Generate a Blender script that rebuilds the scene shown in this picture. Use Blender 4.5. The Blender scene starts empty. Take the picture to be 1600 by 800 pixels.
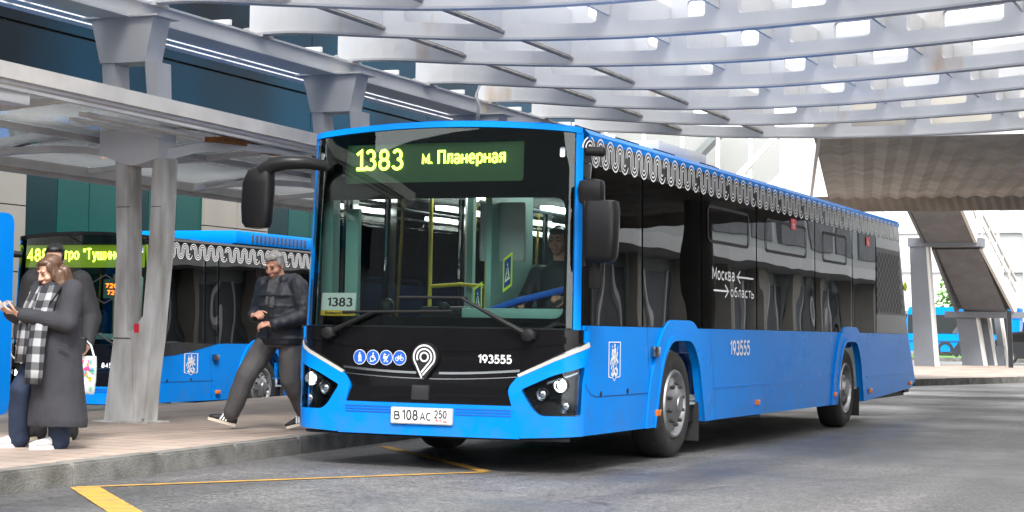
import bpy, bmesh, math, random
from mathutils import Vector, Matrix, noise
from mathutils.geometry import tessellate_polygon
R = math.radians
random.seed(7)
SC = bpy.context.scene
COL = SC.collection

# ------------------------------------------------------------------ camera, sky, sun, exposure
def make_camera():
    yaw, pit, rol = R(-23.11634), R(2.30297), R(0.95557)
    d = Vector((math.sin(yaw)*math.cos(pit), math.cos(yaw)*math.cos(pit), math.sin(pit)))
    r = Vector((math.cos(yaw), -math.sin(yaw), 0)); u = r.cross(d)
    r2 = r*math.cos(rol) + u*math.sin(rol); u2 = -r*math.sin(rol) + u*math.cos(rol)
    cam = bpy.data.cameras.new('camera'); cam.lens = 65.91; cam.sensor_width = 36
    cam.clip_start = .1; cam.clip_end = 2000
    o = bpy.data.objects.new('camera', cam); COL.objects.link(o)
    m = Matrix((r2, u2, -d)).transposed().to_4x4()
    m.translation = (6.49518, -13.5651, 1.1099)
    o.matrix_world = m
    SC.camera = o
make_camera()
SUN_EL, SUN_AZ = 50, -30        # sun from behind and right of the camera, through cloud
w = bpy.data.worlds.new('World'); SC.world = w; w.use_nodes = True
nt = w.node_tree; nt.nodes.clear()
sky = nt.nodes.new('ShaderNodeTexSky'); sky.sky_type = 'NISHITA'; sky.sun_disc = False
sky.sun_elevation = R(SUN_EL); sky.sun_rotation = R(180+SUN_AZ); sky.air_density = 1.0; sky.dust_density = 1.0; sky.ozone_density = 1.0
hs = nt.nodes.new('ShaderNodeHueSaturation'); hs.inputs['Saturation'].default_value = .04
bg = nt.nodes.new('ShaderNodeBackground'); bg.inputs[1].default_value = .15
wo = nt.nodes.new('ShaderNodeOutputWorld')
nt.links.new(sky.outputs[0], hs.inputs['Color']); nt.links.new(hs.outputs[0], bg.inputs[0]); nt.links.new(bg.outputs[0], wo.inputs[0])
sl = bpy.data.lights.new('sun', 'SUN'); sl.energy = 1.4; sl.angle = R(16); sl.color = (1, .97, .93)
so = bpy.data.objects.new('sun', sl); COL.objects.link(so)
az = R(SUN_AZ); el = R(SUN_EL)
sdir = Vector((-math.sin(az)*math.cos(el), -math.cos(az)*math.cos(el), math.sin(el)))   # towards the sun
so.rotation_euler = sdir.to_track_quat('Z', 'Y').to_euler()
SC.view_settings.view_transform = 'Standard'; SC.view_settings.look = 'None'
SC.view_settings.exposure = 2.0; SC.view_settings.gamma = 1
SC.view_settings.use_curve_mapping = False
SC.cycles.use_denoising = True
SC.cycles.max_bounces = 8; SC.cycles.transparent_max_bounces = 16; SC.cycles.transmission_bounces = 6
SC.cycles.sample_clamp_indirect = 6; SC.cycles.caustics_reflective = False; SC.cycles.caustics_refractive = False

# ------------------------------------------------------------------ materials
MAT = {}
def mat(name, col, rough=.5, metal=0, var=0., vscale=3., bump=0., bscale=40., coat=0., emit=None, estr=0., spec=.5, streak=None, col2=None):
    m = bpy.data.materials.new(name); m.use_nodes = True; t = m.node_tree; N = t.nodes; L = t.links
    b = N['Principled BSDF']; b.inputs['Roughness'].default_value = rough; b.inputs['Metallic'].default_value = metal
    b.inputs['Coat Weight'].default_value = coat; b.inputs['Coat Roughness'].default_value = .06
    b.inputs['Specular IOR Level'].default_value = spec
    c4 = (*col, 1)
    b.inputs['Base Color'].default_value = c4
    tc = N.new('ShaderNodeTexCoord')
    vec = tc.outputs['Object']
    if streak:
        mp = N.new('ShaderNodeMapping'); mp.inputs['Scale'].default_value = streak; L.new(vec, mp.inputs[0]); vec2 = mp.outputs[0]
    else: vec2 = vec
    if var > 0:
        n = N.new('ShaderNodeTexNoise'); n.inputs['Scale'].default_value = vscale; n.inputs['Detail'].default_value = 5; L.new(vec2, n.inputs['Vector'])
        mr = N.new('ShaderNodeMapRange'); mr.inputs[1].default_value = .32; mr.inputs[2].default_value = .68; L.new(n.outputs['Fac'], mr.inputs[0])
        mx = N.new('ShaderNodeMix'); mx.data_type = 'RGBA'
        d = col2 or tuple(c*(1-var) for c in col)
        mx.inputs[6].default_value = c4; mx.inputs[7].default_value = (*d, 1)
        L.new(mr.outputs[0], mx.inputs[0]); L.new(mx.outputs[2], b.inputs['Base Color'])
        m2 = N.new('ShaderNodeMapRange'); m2.inputs[3].default_value = rough*.8; m2.inputs[4].default_value = min(1, rough*1.2)
        L.new(n.outputs['Fac'], m2.inputs[0]); L.new(m2.outputs[0], b.inputs['Roughness'])
    if bump > 0:
        n2 = N.new('ShaderNodeTexNoise'); n2.inputs['Scale'].default_value = bscale; n2.inputs['Detail'].default_value = 3; L.new(vec, n2.inputs['Vector'])
        bp = N.new('ShaderNodeBump'); bp.inputs['Strength'].default_value = bump; bp.inputs['Distance'].default_value = .02
        L.new(n2.outputs['Fac'], bp.inputs['Height']); L.new(bp.outputs[0], b.inputs['Normal'])
    if emit:
        b.inputs['Emission Color'].default_value = (*emit, 1); b.inputs['Emission Strength'].default_value = estr
    MAT[name] = m
    return m

def glass(name, tint, ior=1.5, wav=.0, wscale=1.5, rough=0., refl=(1, 1, 1)):
    m = bpy.data.materials.new(name); m.use_nodes = True; t = m.node_tree; N = t.nodes; L = t.links
    N.remove(N['Principled BSDF']); out = N['Material Output']
    tr = N.new('ShaderNodeBsdfTransparent'); tr.inputs[0].default_value = (*tint, 1)
    gl = N.new('ShaderNodeBsdfGlossy'); gl.inputs['Roughness'].default_value = rough; gl.inputs['Color'].default_value = (*refl, 1)
    fr = N.new('ShaderNodeFresnel'); fr.inputs[0].default_value = ior
    mx = N.new('ShaderNodeMixShader')
    if wav:
        tc = N.new('ShaderNodeTexCoord'); n = N.new('ShaderNodeTexNoise'); n.inputs['Scale'].default_value = wscale; n.inputs['Detail'].default_value = 1
        L.new(tc.outputs['Object'], n.inputs['Vector'])
        bp = N.new('ShaderNodeBump'); bp.inputs['Strength'].default_value = wav; bp.inputs['Distance'].default_value = .1
        L.new(n.outputs['Fac'], bp.inputs['Height']); L.new(bp.outputs[0], gl.inputs['Normal'])
    L.new(fr.outputs[0], mx.inputs[0]); L.new(tr.outputs[0], mx.inputs[1]); L.new(gl.outputs[0], mx.inputs[2]); L.new(mx.outputs[0], out.inputs[0])
    MAT[name] = m
    return m

mat('blue_paint', (.001, .225, .76), .26, coat=.03, spec=.09, var=.10, vscale=1.2)
mat('blue_groove', (.003, .09, .42), .5)
mat('dark_blue', (.004, .05, .2), .5)
mat('black_gloss', (.006, .006, .007), .08, spec=.28, bump=.03, bscale=1.5)
mat('band_gloss', (.03, .031, .034), .18, var=.3, vscale=2)
mat('black_plastic', (.011, .011, .012), .5, spec=.25)
mat('mirror_plastic', (.008, .008, .009), .34, spec=.22)
mat('rubber', (.022, .021, .021), .75, var=.4, vscale=9, bump=.1, bscale=60)
mat('hub_metal', (.42, .42, .43), .36, metal=.85, var=.35, vscale=7)
mat('bolt_metal', (.06, .06, .06), .45, metal=.7)
mat('chrome', (.30, .31, .32), .2, metal=1)
mat('reflector', (.75, .76, .78), .15, metal=1)
mat('white_decal', (.8, .8, .8), .45)
mat('pale_decal', (.5, .67, .82), .5)
mat('plate_white', (.78, .78, .78), .4)
mat('black_ink', (.01, .01, .01), .5)
mat('red_ink', (.6, .02, .02), .5)
mat('sticker_blue', (.01, .1, .5), .4)
mat('sticker_red', (.65, .02, .04), .4)
mat('sticker_yellow', (.8, .48, .02), .5)
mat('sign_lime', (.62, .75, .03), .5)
mat('amber_lens', (.75, .16, .01), .25, coat=.5)
mat('led_yellow', (.2, .3, .02), .5, emit=(.72, 1, .06), estr=2.6)
mat('led_orange', (.3, .05, .02), .5, emit=(1, .12, .01), estr=2.0)
mat('lamp_white', (.8, .8, .8), .3, emit=(1, .98, .9), estr=9)
mat('drl_white', (.36, .355, .33), .3, emit=(1, .95, .8), estr=.06)
mat('interior_lamp', (.8, .8, .8), .4, emit=(1, 1, .95), estr=8)
mat('led_panel', (.012, .03, .014), .3, emit=(.06, .16, .05), estr=.06)
mat('frit_black', (.006, .006, .006), .9, spec=.0)
mat('interior_dark', (.05, .054, .058), .6)
mat('interior_grey', (.40, .43, .43), .55)
mat('interior_teal', (.2, .36, .33), .5)
mat('seat_blue', (.015, .06, .2), .7, var=.4, vscale=20)
mat('pole_yellow', (.6, .45, .03), .4)
mat('pole_steel', (.5, .5, .5), .3, metal=.9)
glass('windscreen_glass', (.86, .94, .915), 1.38, .03, 1.1)
glass('side_glass', (.34, .35, .36), 1.75, .035, .9)
glass('clear_glass', (.86, .9, .9), 1.4, .02, 1.)
glass('lens_glass', (.85, .88, .9), 1.25)
glass('shelter_glass', (.70, .74, .77), 1.5, .2, .6)
def brightened_roof():  # translucent white mixed into the shelter glass, brightening it in place of reflections
    t = MAT['shelter_glass'].node_tree; N = t.nodes; L = t.links; o = N['Material Output']; src = o.inputs[0].links[0].from_socket
    tl = N.new('ShaderNodeBsdfTranslucent'); tl.inputs[0].default_value = (.8, .8, .78, 1); mx = N.new('ShaderNodeMixShader')
    n = N.new('ShaderNodeTexNoise'); n.inputs['Scale'].default_value = .9; mr = N.new('ShaderNodeMapRange'); mr.inputs[1].default_value = .35; mr.inputs[2].default_value = .65; mr.inputs[3].default_value = .12; mr.inputs[4].default_value = .6
    L.new(n.outputs['Fac'], mr.inputs[0]); L.new(mr.outputs[0], mx.inputs[0]); L.new(src, mx.inputs[1]); L.new(tl.outputs[0], mx.inputs[2]); L.new(mx.outputs[0], o.inputs[0])
brightened_roof()
glass('stair_glass', (.80, .81, .81), 1.45, .1, .5)
mat('steel_canopy', (.72, .722, .73), .42, var=.10, vscale=.9, bump=.03, bscale=3)
def rust_spots():
    t = MAT['steel_canopy'].node_tree; N = t.nodes; L = t.links; b = N['Principled BSDF']; src = b.inputs['Base Color'].links[0].from_socket
    tc = N.new('ShaderNodeTexCoord'); mp = N.new('ShaderNodeMapping'); mp.inputs['Scale'].default_value = (1.6, 1.6, .5); L.new(tc.outputs['Object'], mp.inputs[0])
    n = N.new('ShaderNodeTexNoise'); n.inputs['Scale'].default_value = 1.0; n.inputs['Detail'].default_value = 6; L.new(mp.outputs[0], n.inputs['Vector'])
    mr = N.new('ShaderNodeMapRange'); mr.inputs[1].default_value = .63; mr.inputs[2].default_value = .78; mr.inputs[3].default_value = 0; mr.inputs[4].default_value = .75; L.new(n.outputs['Fac'], mr.inputs[0])
    mx = N.new('ShaderNodeMix'); mx.data_type = 'RGBA'; mx.inputs[7].default_value = (.50, .33, .17, 1); L.new(mr.outputs[0], mx.inputs[0]); L.new(src, mx.inputs[6]); L.new(mx.outputs[2], b.inputs['Base Color'])
rust_spots()
mat('steel_plate', (.56, .57, .59), .42, var=.1, vscale=1.2)
mat('steel_column', (.62, .625, .64), .45, var=.14, vscale=1.6, streak=(1, 1, .35), bump=.03, bscale=5)
mat('steel_dirty', (.62, .61, .60), .55, var=.3, vscale=3, streak=(2, 2, .5), col2=(.30, .28, .25), bump=.05)
mat('tube_metal', (.36, .33, .29), .4, var=.4, vscale=6, metal=.3)
mat('white_slat', (.74, .75, .77), .5)
mat('fascia_metal', (.62, .60, .57), .5, var=.2, vscale=2.5, bump=.05, bscale=5)
mat('rust', (.33, .13, .035), .8, var=.5, vscale=5)
mat('grille_grey', (.15, .15, .155), .5, spec=.25)
mat('wood_soffit', (.47, .435, .38), .5, var=.35, vscale=1.2)
mat('concrete', (.42, .40, .36), .8, var=.2, vscale=1.2, bump=.1)
mat('stair_grey', (.135, .145, .165), .6, var=.25, vscale=2)
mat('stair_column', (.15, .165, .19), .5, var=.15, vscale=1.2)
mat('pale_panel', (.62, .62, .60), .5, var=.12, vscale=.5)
mat('white_frame', (.78, .78, .79), .4)
mat('grass', (.10, .30, .03), .9, var=.5, vscale=4)
mat('car_paint', (.02, .022, .026), .2, coat=.6)
mat('far_white', (.72, .72, .70), .7, var=.15, vscale=.1)
mat('yellow_paint', (.56, .29, .025), .7, var=.5, vscale=7, col2=(.27, .18, .06), bump=.1, bscale=120)

def grime():
    t = MAT['blue_paint'].node_tree; N = t.nodes; L = t.links; b = N['Principled BSDF']; src = b.inputs['Base Color'].links[0].from_socket
    tc = N.new('ShaderNodeTexCoord'); sp = N.new('ShaderNodeSeparateXYZ'); L.new(tc.outputs['Object'], sp.inputs[0])
    mr = N.new('ShaderNodeMapRange'); mr.inputs[1].default_value = .25; mr.inputs[2].default_value = .75; mr.inputs[3].default_value = .42; mr.inputs[4].default_value = .0; L.new(sp.outputs[2], mr.inputs[0])
    n = N.new('ShaderNodeTexNoise'); n.inputs['Scale'].default_value = 3.5; n.inputs['Detail'].default_value = 7; n.inputs['Roughness'].default_value = .7; L.new(tc.outputs['Object'], n.inputs['Vector'])
    m2 = N.new('ShaderNodeMapRange'); m2.inputs[1].default_value = .42; m2.inputs[2].default_value = .72; L.new(n.outputs['Fac'], m2.inputs[0])
    ad = N.new('ShaderNodeMath'); ad.operation = 'MULTIPLY'; L.new(mr.outputs[0], ad.inputs[0]); L.new(m2.outputs[0], ad.inputs[1])
    mx = N.new('ShaderNodeMix'); mx.data_type = 'RGBA'; mx.inputs[7].default_value = (.10, .11, .12, 1); L.new(ad.outputs[0], mx.inputs[0]); L.new(src, mx.inputs[6]); L.new(mx.outputs[2], b.inputs['Base Color'])
grime()
def asphalt():
    m = mat('asphalt', (.088, .088, .094), .62)
    t = m.node_tree; N = t.nodes; L = t.links; b = N['Principled BSDF']
    tc = N.new('ShaderNodeTexCoord')
    def nz(scale, det, rough=.6):
        n = N.new('ShaderNodeTexNoise'); n.inputs['Scale'].default_value = scale; n.inputs['Detail'].default_value = det; n.inputs['Roughness'].default_value = rough
        L.new(tc.outputs['Object'], n.inputs['Vector']); return n
    big = nz(.35, 4); fine = nz(42, 4, .8); mid = nz(6, 4)
    def ramp(n, a, bb, ca, cb):
        r = N.new('ShaderNodeValToRGB'); r.color_ramp.elements[0].position = a; r.color_ramp.elements[1].position = bb
        r.color_ramp.elements[0].color = (*ca, 1); r.color_ramp.elements[1].color = (*cb, 1); L.new(n.outputs['Fac'], r.inputs[0]); return r
    r1 = ramp(big, .35, .65, (.082, .082, .086), (.135, .133, .132))
    r2 = ramp(fine, .38, .64, (.25, .25, .255), (1.9, 1.87, 1.85)); grit = nz(17, 4, .85); r6 = ramp(grit, .36, .66, (.5, .5, .5), (1.5, 1.5, 1.5))
    r3 = ramp(mid, .3, .7, (.8, .8, .8), (1.18, 1.18, 1.18))
    m1 = N.new('ShaderNodeMix'); m1.data_type = 'RGBA'; m1.blend_type = 'MULTIPLY'; m1.inputs[0].default_value = 1
    m2 = N.new('ShaderNodeMix'); m2.data_type = 'RGBA'; m2.blend_type = 'MULTIPLY'; m2.inputs[0].default_value = 1
    L.new(r1.outputs[0], m1.inputs[6]); L.new(r2.outputs[0], m1.inputs[7]); L.new(m1.outputs[2], m2.inputs[6]); L.new(r3.outputs[0], m2.inputs[7])
    # tyre tracks, oil spots and hairline cracks
    mp = N.new('ShaderNodeMapping'); mp.inputs['Scale'].default_value = (1.1, .07, 1); mp.inputs['Rotation'].default_value = (0, 0, R(-6)); L.new(tc.outputs['Object'], mp.inputs[0])
    tk = N.new('ShaderNodeTexNoise'); tk.inputs['Scale'].default_value = 1; tk.inputs['Detail'].default_value = 4; L.new(mp.outputs[0], tk.inputs['Vector'])
    r4 = ramp(tk, .36, .62, (.70, .70, .71), (1.12, 1.12, 1.12))
    sp = nz(1.7, 2); r5 = ramp(sp, .66, .74, (1, 1, 1), (.52, .52, .53))
    vo = N.new('ShaderNodeTexVoronoi'); vo.feature = 'DISTANCE_TO_EDGE'; vo.inputs['Scale'].default_value = .32
    wob = nz(1.3, 4); va = N.new('ShaderNodeMix'); va.data_type = 'RGBA'; va.inputs[0].default_value = .25; L.new(tc.outputs['Object'], va.inputs[6]); L.new(wob.outputs['Color'], va.inputs[7]); L.new(va.outputs[2], vo.inputs['Vector'])
    cr = N.new('ShaderNodeMapRange'); cr.inputs[1].default_value = 0; cr.inputs[2].default_value = .0045; cr.inputs[3].default_value = .55; cr.inputs[4].default_value = 1; L.new(vo.outputs['Distance'], cr.inputs[0])
    last = m2.outputs[2]
    for o_ in (r6.outputs[0], r4.outputs[0], r5.outputs[0], cr.outputs[0]):
        mm = N.new('ShaderNodeMix'); mm.data_type = 'RGBA'; mm.blend_type = 'MULTIPLY'; mm.inputs[0].default_value = 1; L.new(last, mm.inputs[6]); L.new(o_, mm.inputs[7]); last = mm.outputs[2]
    L.new(last, b.inputs['Base Color'])
    mr = N.new('ShaderNodeMapRange'); mr.inputs[1].default_value = .35; mr.inputs[2].default_value = .65; mr.inputs[3].default_value = .28; mr.inputs[4].default_value = .62
    L.new(big.outputs['Fac'], mr.inputs[0]); L.new(mr.outputs[0], b.inputs['Roughness'])
    bp = N.new('ShaderNodeBump'); bp.inputs['Strength'].default_value = .55; bp.inputs['Distance'].default_value = .012
    L.new(fine.outputs['Fac'], bp.inputs['Height']); L.new(bp.outputs[0], b.inputs['Normal'])
asphalt()
def paving():
    m = mat('paving', (.40, .32, .27), .6)
    t = m.node_tree; N = t.nodes; L = t.links; b = N['Principled BSDF']
    tc = N.new('ShaderNodeTexCoord')
    mp = N.new('ShaderNodeMapping'); mp.inputs['Rotation'].default_value = (0, 0, R(4)); L.new(tc.outputs['Object'], mp.inputs[0])
    br = N.new('ShaderNodeTexBrick'); br.inputs['Scale'].default_value = 1.; br.inputs['Brick Width'].default_value = .6; br.inputs['Row Height'].default_value = .3
    br.inputs['Mortar Size'].default_value = .011; br.inputs['Color1'].default_value = (.43, .335, .275, 1); br.inputs['Color2'].default_value = (.37, .30, .255, 1); br.inputs['Mortar'].default_value = (.17, .14, .12, 1)
    L.new(mp.outputs[0], br.inputs['Vector'])
    n = N.new('ShaderNodeTexNoise'); n.inputs['Scale'].default_value = 1.3; n.inputs['Detail'].default_value = 6
    mp2 = N.new('ShaderNodeMapping'); mp2.inputs['Scale'].default_value = (1, .35, 1); L.new(tc.outputs['Object'], mp2.inputs[0]); L.new(mp2.outputs[0], n.inputs['Vector'])
    r = N.new('ShaderNodeValToRGB'); r.color_ramp.elements[0].position = .3; r.color_ramp.elements[1].position = .7
    r.color_ramp.elements[0].color = (.62, .62, .62, 1); r.color_ramp.elements[1].color = (1.12, 1.1, 1.08, 1); L.new(n.outputs['Fac'], r.inputs[0])
    mx = N.new('ShaderNodeMix'); mx.data_type = 'RGBA'; mx.blend_type = 'MULTIPLY'; mx.inputs[0].default_value = 1
    L.new(br.outputs[0], mx.inputs[6]); L.new(r.outputs[0], mx.inputs[7]); L.new(mx.outputs[2], b.inputs['Base Color'])
paving()
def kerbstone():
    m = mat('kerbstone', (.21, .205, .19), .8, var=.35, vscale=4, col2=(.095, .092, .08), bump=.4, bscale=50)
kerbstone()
def plaid():
    m = mat('plaid', (.3, .3, .31), .9)
    t = m.node_tree; N = t.nodes; L = t.links; b = N['Principled BSDF']
    uv = N.new('ShaderNodeUVMap'); sp = N.new('ShaderNodeSeparateXYZ'); L.new(uv.outputs[0], sp.inputs[0])
    def stripe(o, s):
        a = N.new('ShaderNodeMath'); a.operation = 'MULTIPLY'; a.inputs[1].default_value = s; L.new(o, a.inputs[0])
        f = N.new('ShaderNodeMath'); f.operation = 'FRACT'; L.new(a.outputs[0], f.inputs[0])
        g = N.new('ShaderNodeMath'); g.operation = 'GREATER_THAN'; g.inputs[1].default_value = .5; L.new(f.outputs[0], g.inputs[0]); return g
    a = stripe(sp.outputs[0], 8.3); c = stripe(sp.outputs[1], 8.3)
    ad = N.new('ShaderNodeMath'); ad.operation = 'ADD'; L.new(a.outputs[0], ad.inputs[0]); L.new(c.outputs[0], ad.inputs[1])
    r = N.new('ShaderNodeValToRGB'); r.color_ramp.interpolation = 'CONSTANT'
    e = r.color_ramp.elements; e[0].position = 0; e[0].color = (.30, .30, .31, 1); e[1].position = .4; e[1].color = (.085, .088, .095, 1)
    x = e.new(.8); x.color = (.012, .013, .018, 1)
    dv = N.new('ShaderNodeMath'); dv.operation = 'MULTIPLY'; dv.inputs[1].default_value = .5; L.new(ad.outputs[0], dv.inputs[0]); L.new(dv.outputs[0], r.inputs[0])
    L.new(r.outputs[0], b.inputs['Base Color'])
plaid()
mat('skin', (.55, .31, .22), .5, var=.12, vscale=30)
mat('skin_ruddy', (.50, .25, .17), .5, var=.15, vscale=30)
mat('lips', (.36, .12, .10), .5)
mat('eye_dark', (.02, .015, .012), .3)
mat('hair_brown', (.04, .02, .011), .42, var=.6, vscale=16, streak=(6, 6, .4), col2=(.12, .06, .032))
mat('hair_black', (.008, .007, .007), .4, bump=.4, bscale=60)
mat('hair_grey', (.30, .29, .28), .55, var=.5, vscale=40, col2=(.15, .145, .14), bump=.6, bscale=70)
mat('wool_grey', (.026, .026, .033), .9, var=.25, vscale=5, bump=.25, bscale=90)
mat('puffer_navy', (.011, .014, .022), .62, var=.3, vscale=8)
mat('black_cloth', (.010, .010, .012), .8, bump=.1, bscale=60)
mat('denim', (.009, .02, .05), .8, var=.3, vscale=9)
mat('trouser_grey', (.075, .07, .072), .75, var=.25, vscale=5)
mat('knit_grey', (.09, .09, .095), .95, var=.5, vscale=60, bump=.5, bscale=120)
mat('shoe_white', (.6, .6, .6), .6)
mat('shoe_black', (.012, .012, .013), .6)
mat('sole_cream', (.62, .55, .44), .6)
mat('phone_grey', (.3, .31, .33), .25, metal=.4)
mat('bag_white', (.66, .72, .74), .6)
mat('pink', (.7, .06, .22), .6); mat('green', (.12, .45, .2), .6); mat('sky_blue', (.1, .4, .65), .6); mat('orange', (.75, .25, .04), .6)

def facade_mat():
    m = mat('dark_facade_glass', (.006, .02, .03), .3, spec=.03)
    t = m.node_tree; N = t.nodes; L = t.links; b = N['Principled BSDF']
    tc = N.new('ShaderNodeTexCoord'); n = N.new('ShaderNodeTexNoise'); n.inputs['Scale'].default_value = .16; n.inputs['Detail'].default_value = 2
    L.new(tc.outputs['Object'], n.inputs['Vector'])
    r = N.new('ShaderNodeValToRGB'); e = r.color_ramp.elements
    e[0].position = .36; e[0].color = (.003, .006, .010, 1); e[1].position = .62; e[1].color = (.0005, .030, .060, 1)  # blue-teal patches paint the glass reflections into the base colour
    L.new(n.outputs['Fac'], r.inputs[0]); L.new(r.outputs[0], b.inputs['Base Color'])
facade_mat()
mat('teal_panel', (.002, .055, .05), .3, var=.3, vscale=.5, spec=.15)
mat('teal_dark', (.001, .018, .022), .25, spec=.15)
mat('beige_panel', (.21, .197, .172), .6, var=.12, vscale=.8)

# ------------------------------------------------------------------ mesh helpers
class MB:
    def __init__(s): s.v = []; s.f = []; s.uv = None
    def add(s, v, f):
        n = len(s.v); s.v += [tuple(p) for p in v]; s.f += [tuple(i+n for i in q) for q in f]; return s
    def box(s, c, d, rot=None, bev=0.):
        bm = bmesh.new(); bmesh.ops.create_cube(bm, size=1)
        for v in bm.verts: v.co = Vector((v.co.x*d[0], v.co.y*d[1], v.co.z*d[2]))
        if bev: bmesh.ops.bevel(bm, geom=bm.edges[:], offset=bev, segments=2, affect='EDGES', profile=.6)
        M_ = Matrix.Translation(c) @ (rot.to_4x4() if rot else Matrix.Identity(4))
        bm.verts.index_update()
        s.add([M_ @ v.co for v in bm.verts], [[v.index for v in f.verts] for f in bm.faces]); bm.free(); return s
    def beam(s, a, b, wd, ht, up=(0, 0, 1)):
        a = Vector(a); b = Vector(b); d = (b-a); L = d.length; d.normalize()
        side = d.cross(Vector(up)).normalized(); u = side.cross(d)
        P = []
        for p in (a, b):
            for sx, sz in ((-1, -1), (1, -1), (1, 1), (-1, 1)): P.append(p + side*sx*wd/2 + u*sz*ht/2)
        return s.add(P, [(0, 1, 2, 3)[::-1], (4, 5, 6, 7), (0, 1, 5, 4), (1, 2, 6, 5), (2, 3, 7, 6), (3, 0, 4, 7)])
    def tube(s, pts, r, n=8, cap=True):
        pts = [Vector(p) for p in pts]; rs = r if isinstance(r, (list, tuple)) else [r]*len(pts)
        base = len(s.v); up = Vector((0, 0, 1)); prev = None
        for i, p in enumerate(pts):
            d = (pts[min(i+1, len(pts)-1)] - pts[max(i-1, 0)]).normalized()
            if prev is None:
                a = d.cross(up) if abs(d.z) < .95 else d.cross(Vector((1, 0, 0)))
            else: a = prev - d*prev.dot(d)
            a.normalize(); prev = a; b = d.cross(a)
            for k in range(n):
                t = 2*math.pi*k/n; s.v.append(tuple(p + (a*math.cos(t) + b*math.sin(t))*rs[i]))
        for i in range(len(pts)-1):
            for k in range(n):
                k2 = (k+1) % n; s.f.append((base+i*n+k, base+i*n+k2, base+(i+1)*n+k2, base+(i+1)*n+k))
        if cap:
            s.f.append(tuple(base+k for k in range(n))[::-1]); s.f.append(tuple(base+(len(pts)-1)*n+k for k in range(n)))
        return s
    def prism(s, poly, fn, t):      # 2-D polygon mapped by fn(u,v,w); w in 0..t
        tri = tri2(poly); n = len(poly)
        s.add([fn(u, v, 0) for u, v in poly] + [fn(u, v, t) for u, v in poly],
              [f for f in tri] + [tuple(i+n for i in f[::-1]) for f in tri] + [(i, i+n, (i+1) % n+n, (i+1) % n) for i in range(n)])
        return s
    def lathe(s, prof, c, axis='x', n=32, sx=1.):   # prof: (r, h)
        base = len(s.v); c = Vector(c)
        for r, h in prof:
            for k in range(n):
                t = 2*math.pi*k/n
                if axis == 'x': p = Vector((h, r*math.cos(t), r*math.sin(t)))
                elif axis == 'y': p = Vector((r*math.cos(t), h, r*math.sin(t)))
                else: p = Vector((r*math.cos(t), r*math.sin(t), h))
                s.v.append(tuple(c+p))
        for i in range(len(prof)-1):
            for k in range(n):
                k2 = (k+1) % n; s.f.append((base+i*n+k, base+i*n+k2, base+(i+1)*n+k2, base+(i+1)*n+k))
        return s
    def ell(s, c, r, n=12, m=8, rot=None):
        base = len(s.v); c = Vector(c)
        for i in range(1, m):
            ph = math.pi*i/m
            for k in range(n):
                t = 2*math.pi*k/n; p = Vector((r[0]*math.sin(ph)*math.cos(t), r[1]*math.sin(ph)*math.sin(t), r[2]*math.cos(ph)))
                s.v.append(tuple(c + (rot @ p if rot else p)))
        p = Vector((0, 0, r[2])); top = len(s.v); s.v.append(tuple(c+(rot @ p if rot else p))); s.v.append(tuple(c-(rot @ p if rot else p)))
        for i in range(m-2):
            for k in range(n):
                k2 = (k+1) % n; s.f.append((base+i*n+k, base+(i+1)*n+k, base+(i+1)*n+k2, base+i*n+k2))
        for k in range(n):
            k2 = (k+1) % n; s.f.append((top, base+k, base+k2)); s.f.append((top+1, base+(m-2)*n+k2, base+(m-2)*n+k))
        return s
    def loft(s, rings, cap=True):
        n = len(rings[0]); base = len(s.v)
        for r in rings: s.v += [tuple(p) for p in r]
        for i in range(len(rings)-1):
            for k in range(n):
                k2 = (k+1) % n; s.f.append((base+i*n+k, base+i*n+k2, base+(i+1)*n+k2, base+(i+1)*n+k))
        if cap: s.f.append(tuple(base+k for k in range(n))[::-1]); s.f.append(tuple(base+(len(rings)-1)*n+k for k in range(n)))
        return s
    def mesh(s, name, m, smooth=None):
        me = bpy.data.meshes.new(name); me.from_pydata(s.v, [], s.f); me.update()
        if m: me.materials.append(MAT[m] if isinstance(m, str) else m)
        if smooth is not None:
            for p in me.polygons: p.use_smooth = True
            me.set_sharp_from_angle(angle=R(smooth))
        return me
    def build(s, name, m, parent=None, smooth=None, world=False, fixn=True):
        me = s.mesh(name, m, None)
        if fixn:
            bm = bmesh.new(); bm.from_mesh(me); bmesh.ops.recalc_face_normals(bm, faces=bm.faces); bm.to_mesh(me); bm.free()
        if smooth is not None:
            for p in me.polygons: p.use_smooth = True
            me.set_sharp_from_angle(angle=R(smooth))
        if world and parent: me.transform(Matrix.Translation(-parent.location))
        o = bpy.data.objects.new(name, me); COL.objects.link(o)
        if parent: o.parent = parent
        return o

def area2(p): return sum(p[i][0]*p[(i+1) % len(p)][1]-p[(i+1) % len(p)][0]*p[i][1] for i in range(len(p)))/2
def tri2(outer, holes=()):
    loops = [[Vector((a, b, 0)) for a, b in outer]] + [[Vector((a, b, 0)) for a, b in h] for h in holes]
    flat = [p for l in loops for p in l]; out = []
    for t in tessellate_polygon(loops):
        a, b, c = (flat[i] for i in t)
        cr = (b-a).cross(c-a).z
        if abs(cr) < 1e-12: continue
        out.append(t if cr > 0 else t[::-1])
    return out
def rpoly(pts, r, n=4):
    out = []; N_ = len(pts)
    rs = r if isinstance(r, (list, tuple)) else [r]*N_
    for i in range(N_):
        p = Vector(pts[i]); a = Vector(pts[i-1]); b = Vector(pts[(i+1) % N_])
        da = (a-p); db = (b-p); k = min(rs[i], da.length*.45, db.length*.45)
        if k < 1e-4: out.append(tuple(p)); continue
        pa = p + da.normalized()*k; pb = p + db.normalized()*k
        for j in range(n+1):
            t = j/n; q = pa*(1-t)**2 + p*2*t*(1-t) + pb*t*t; out.append((q.x, q.y))
    return out
def rect(a, b, c, d): return [(a, b), (c, b), (c, d), (a, d)]

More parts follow.
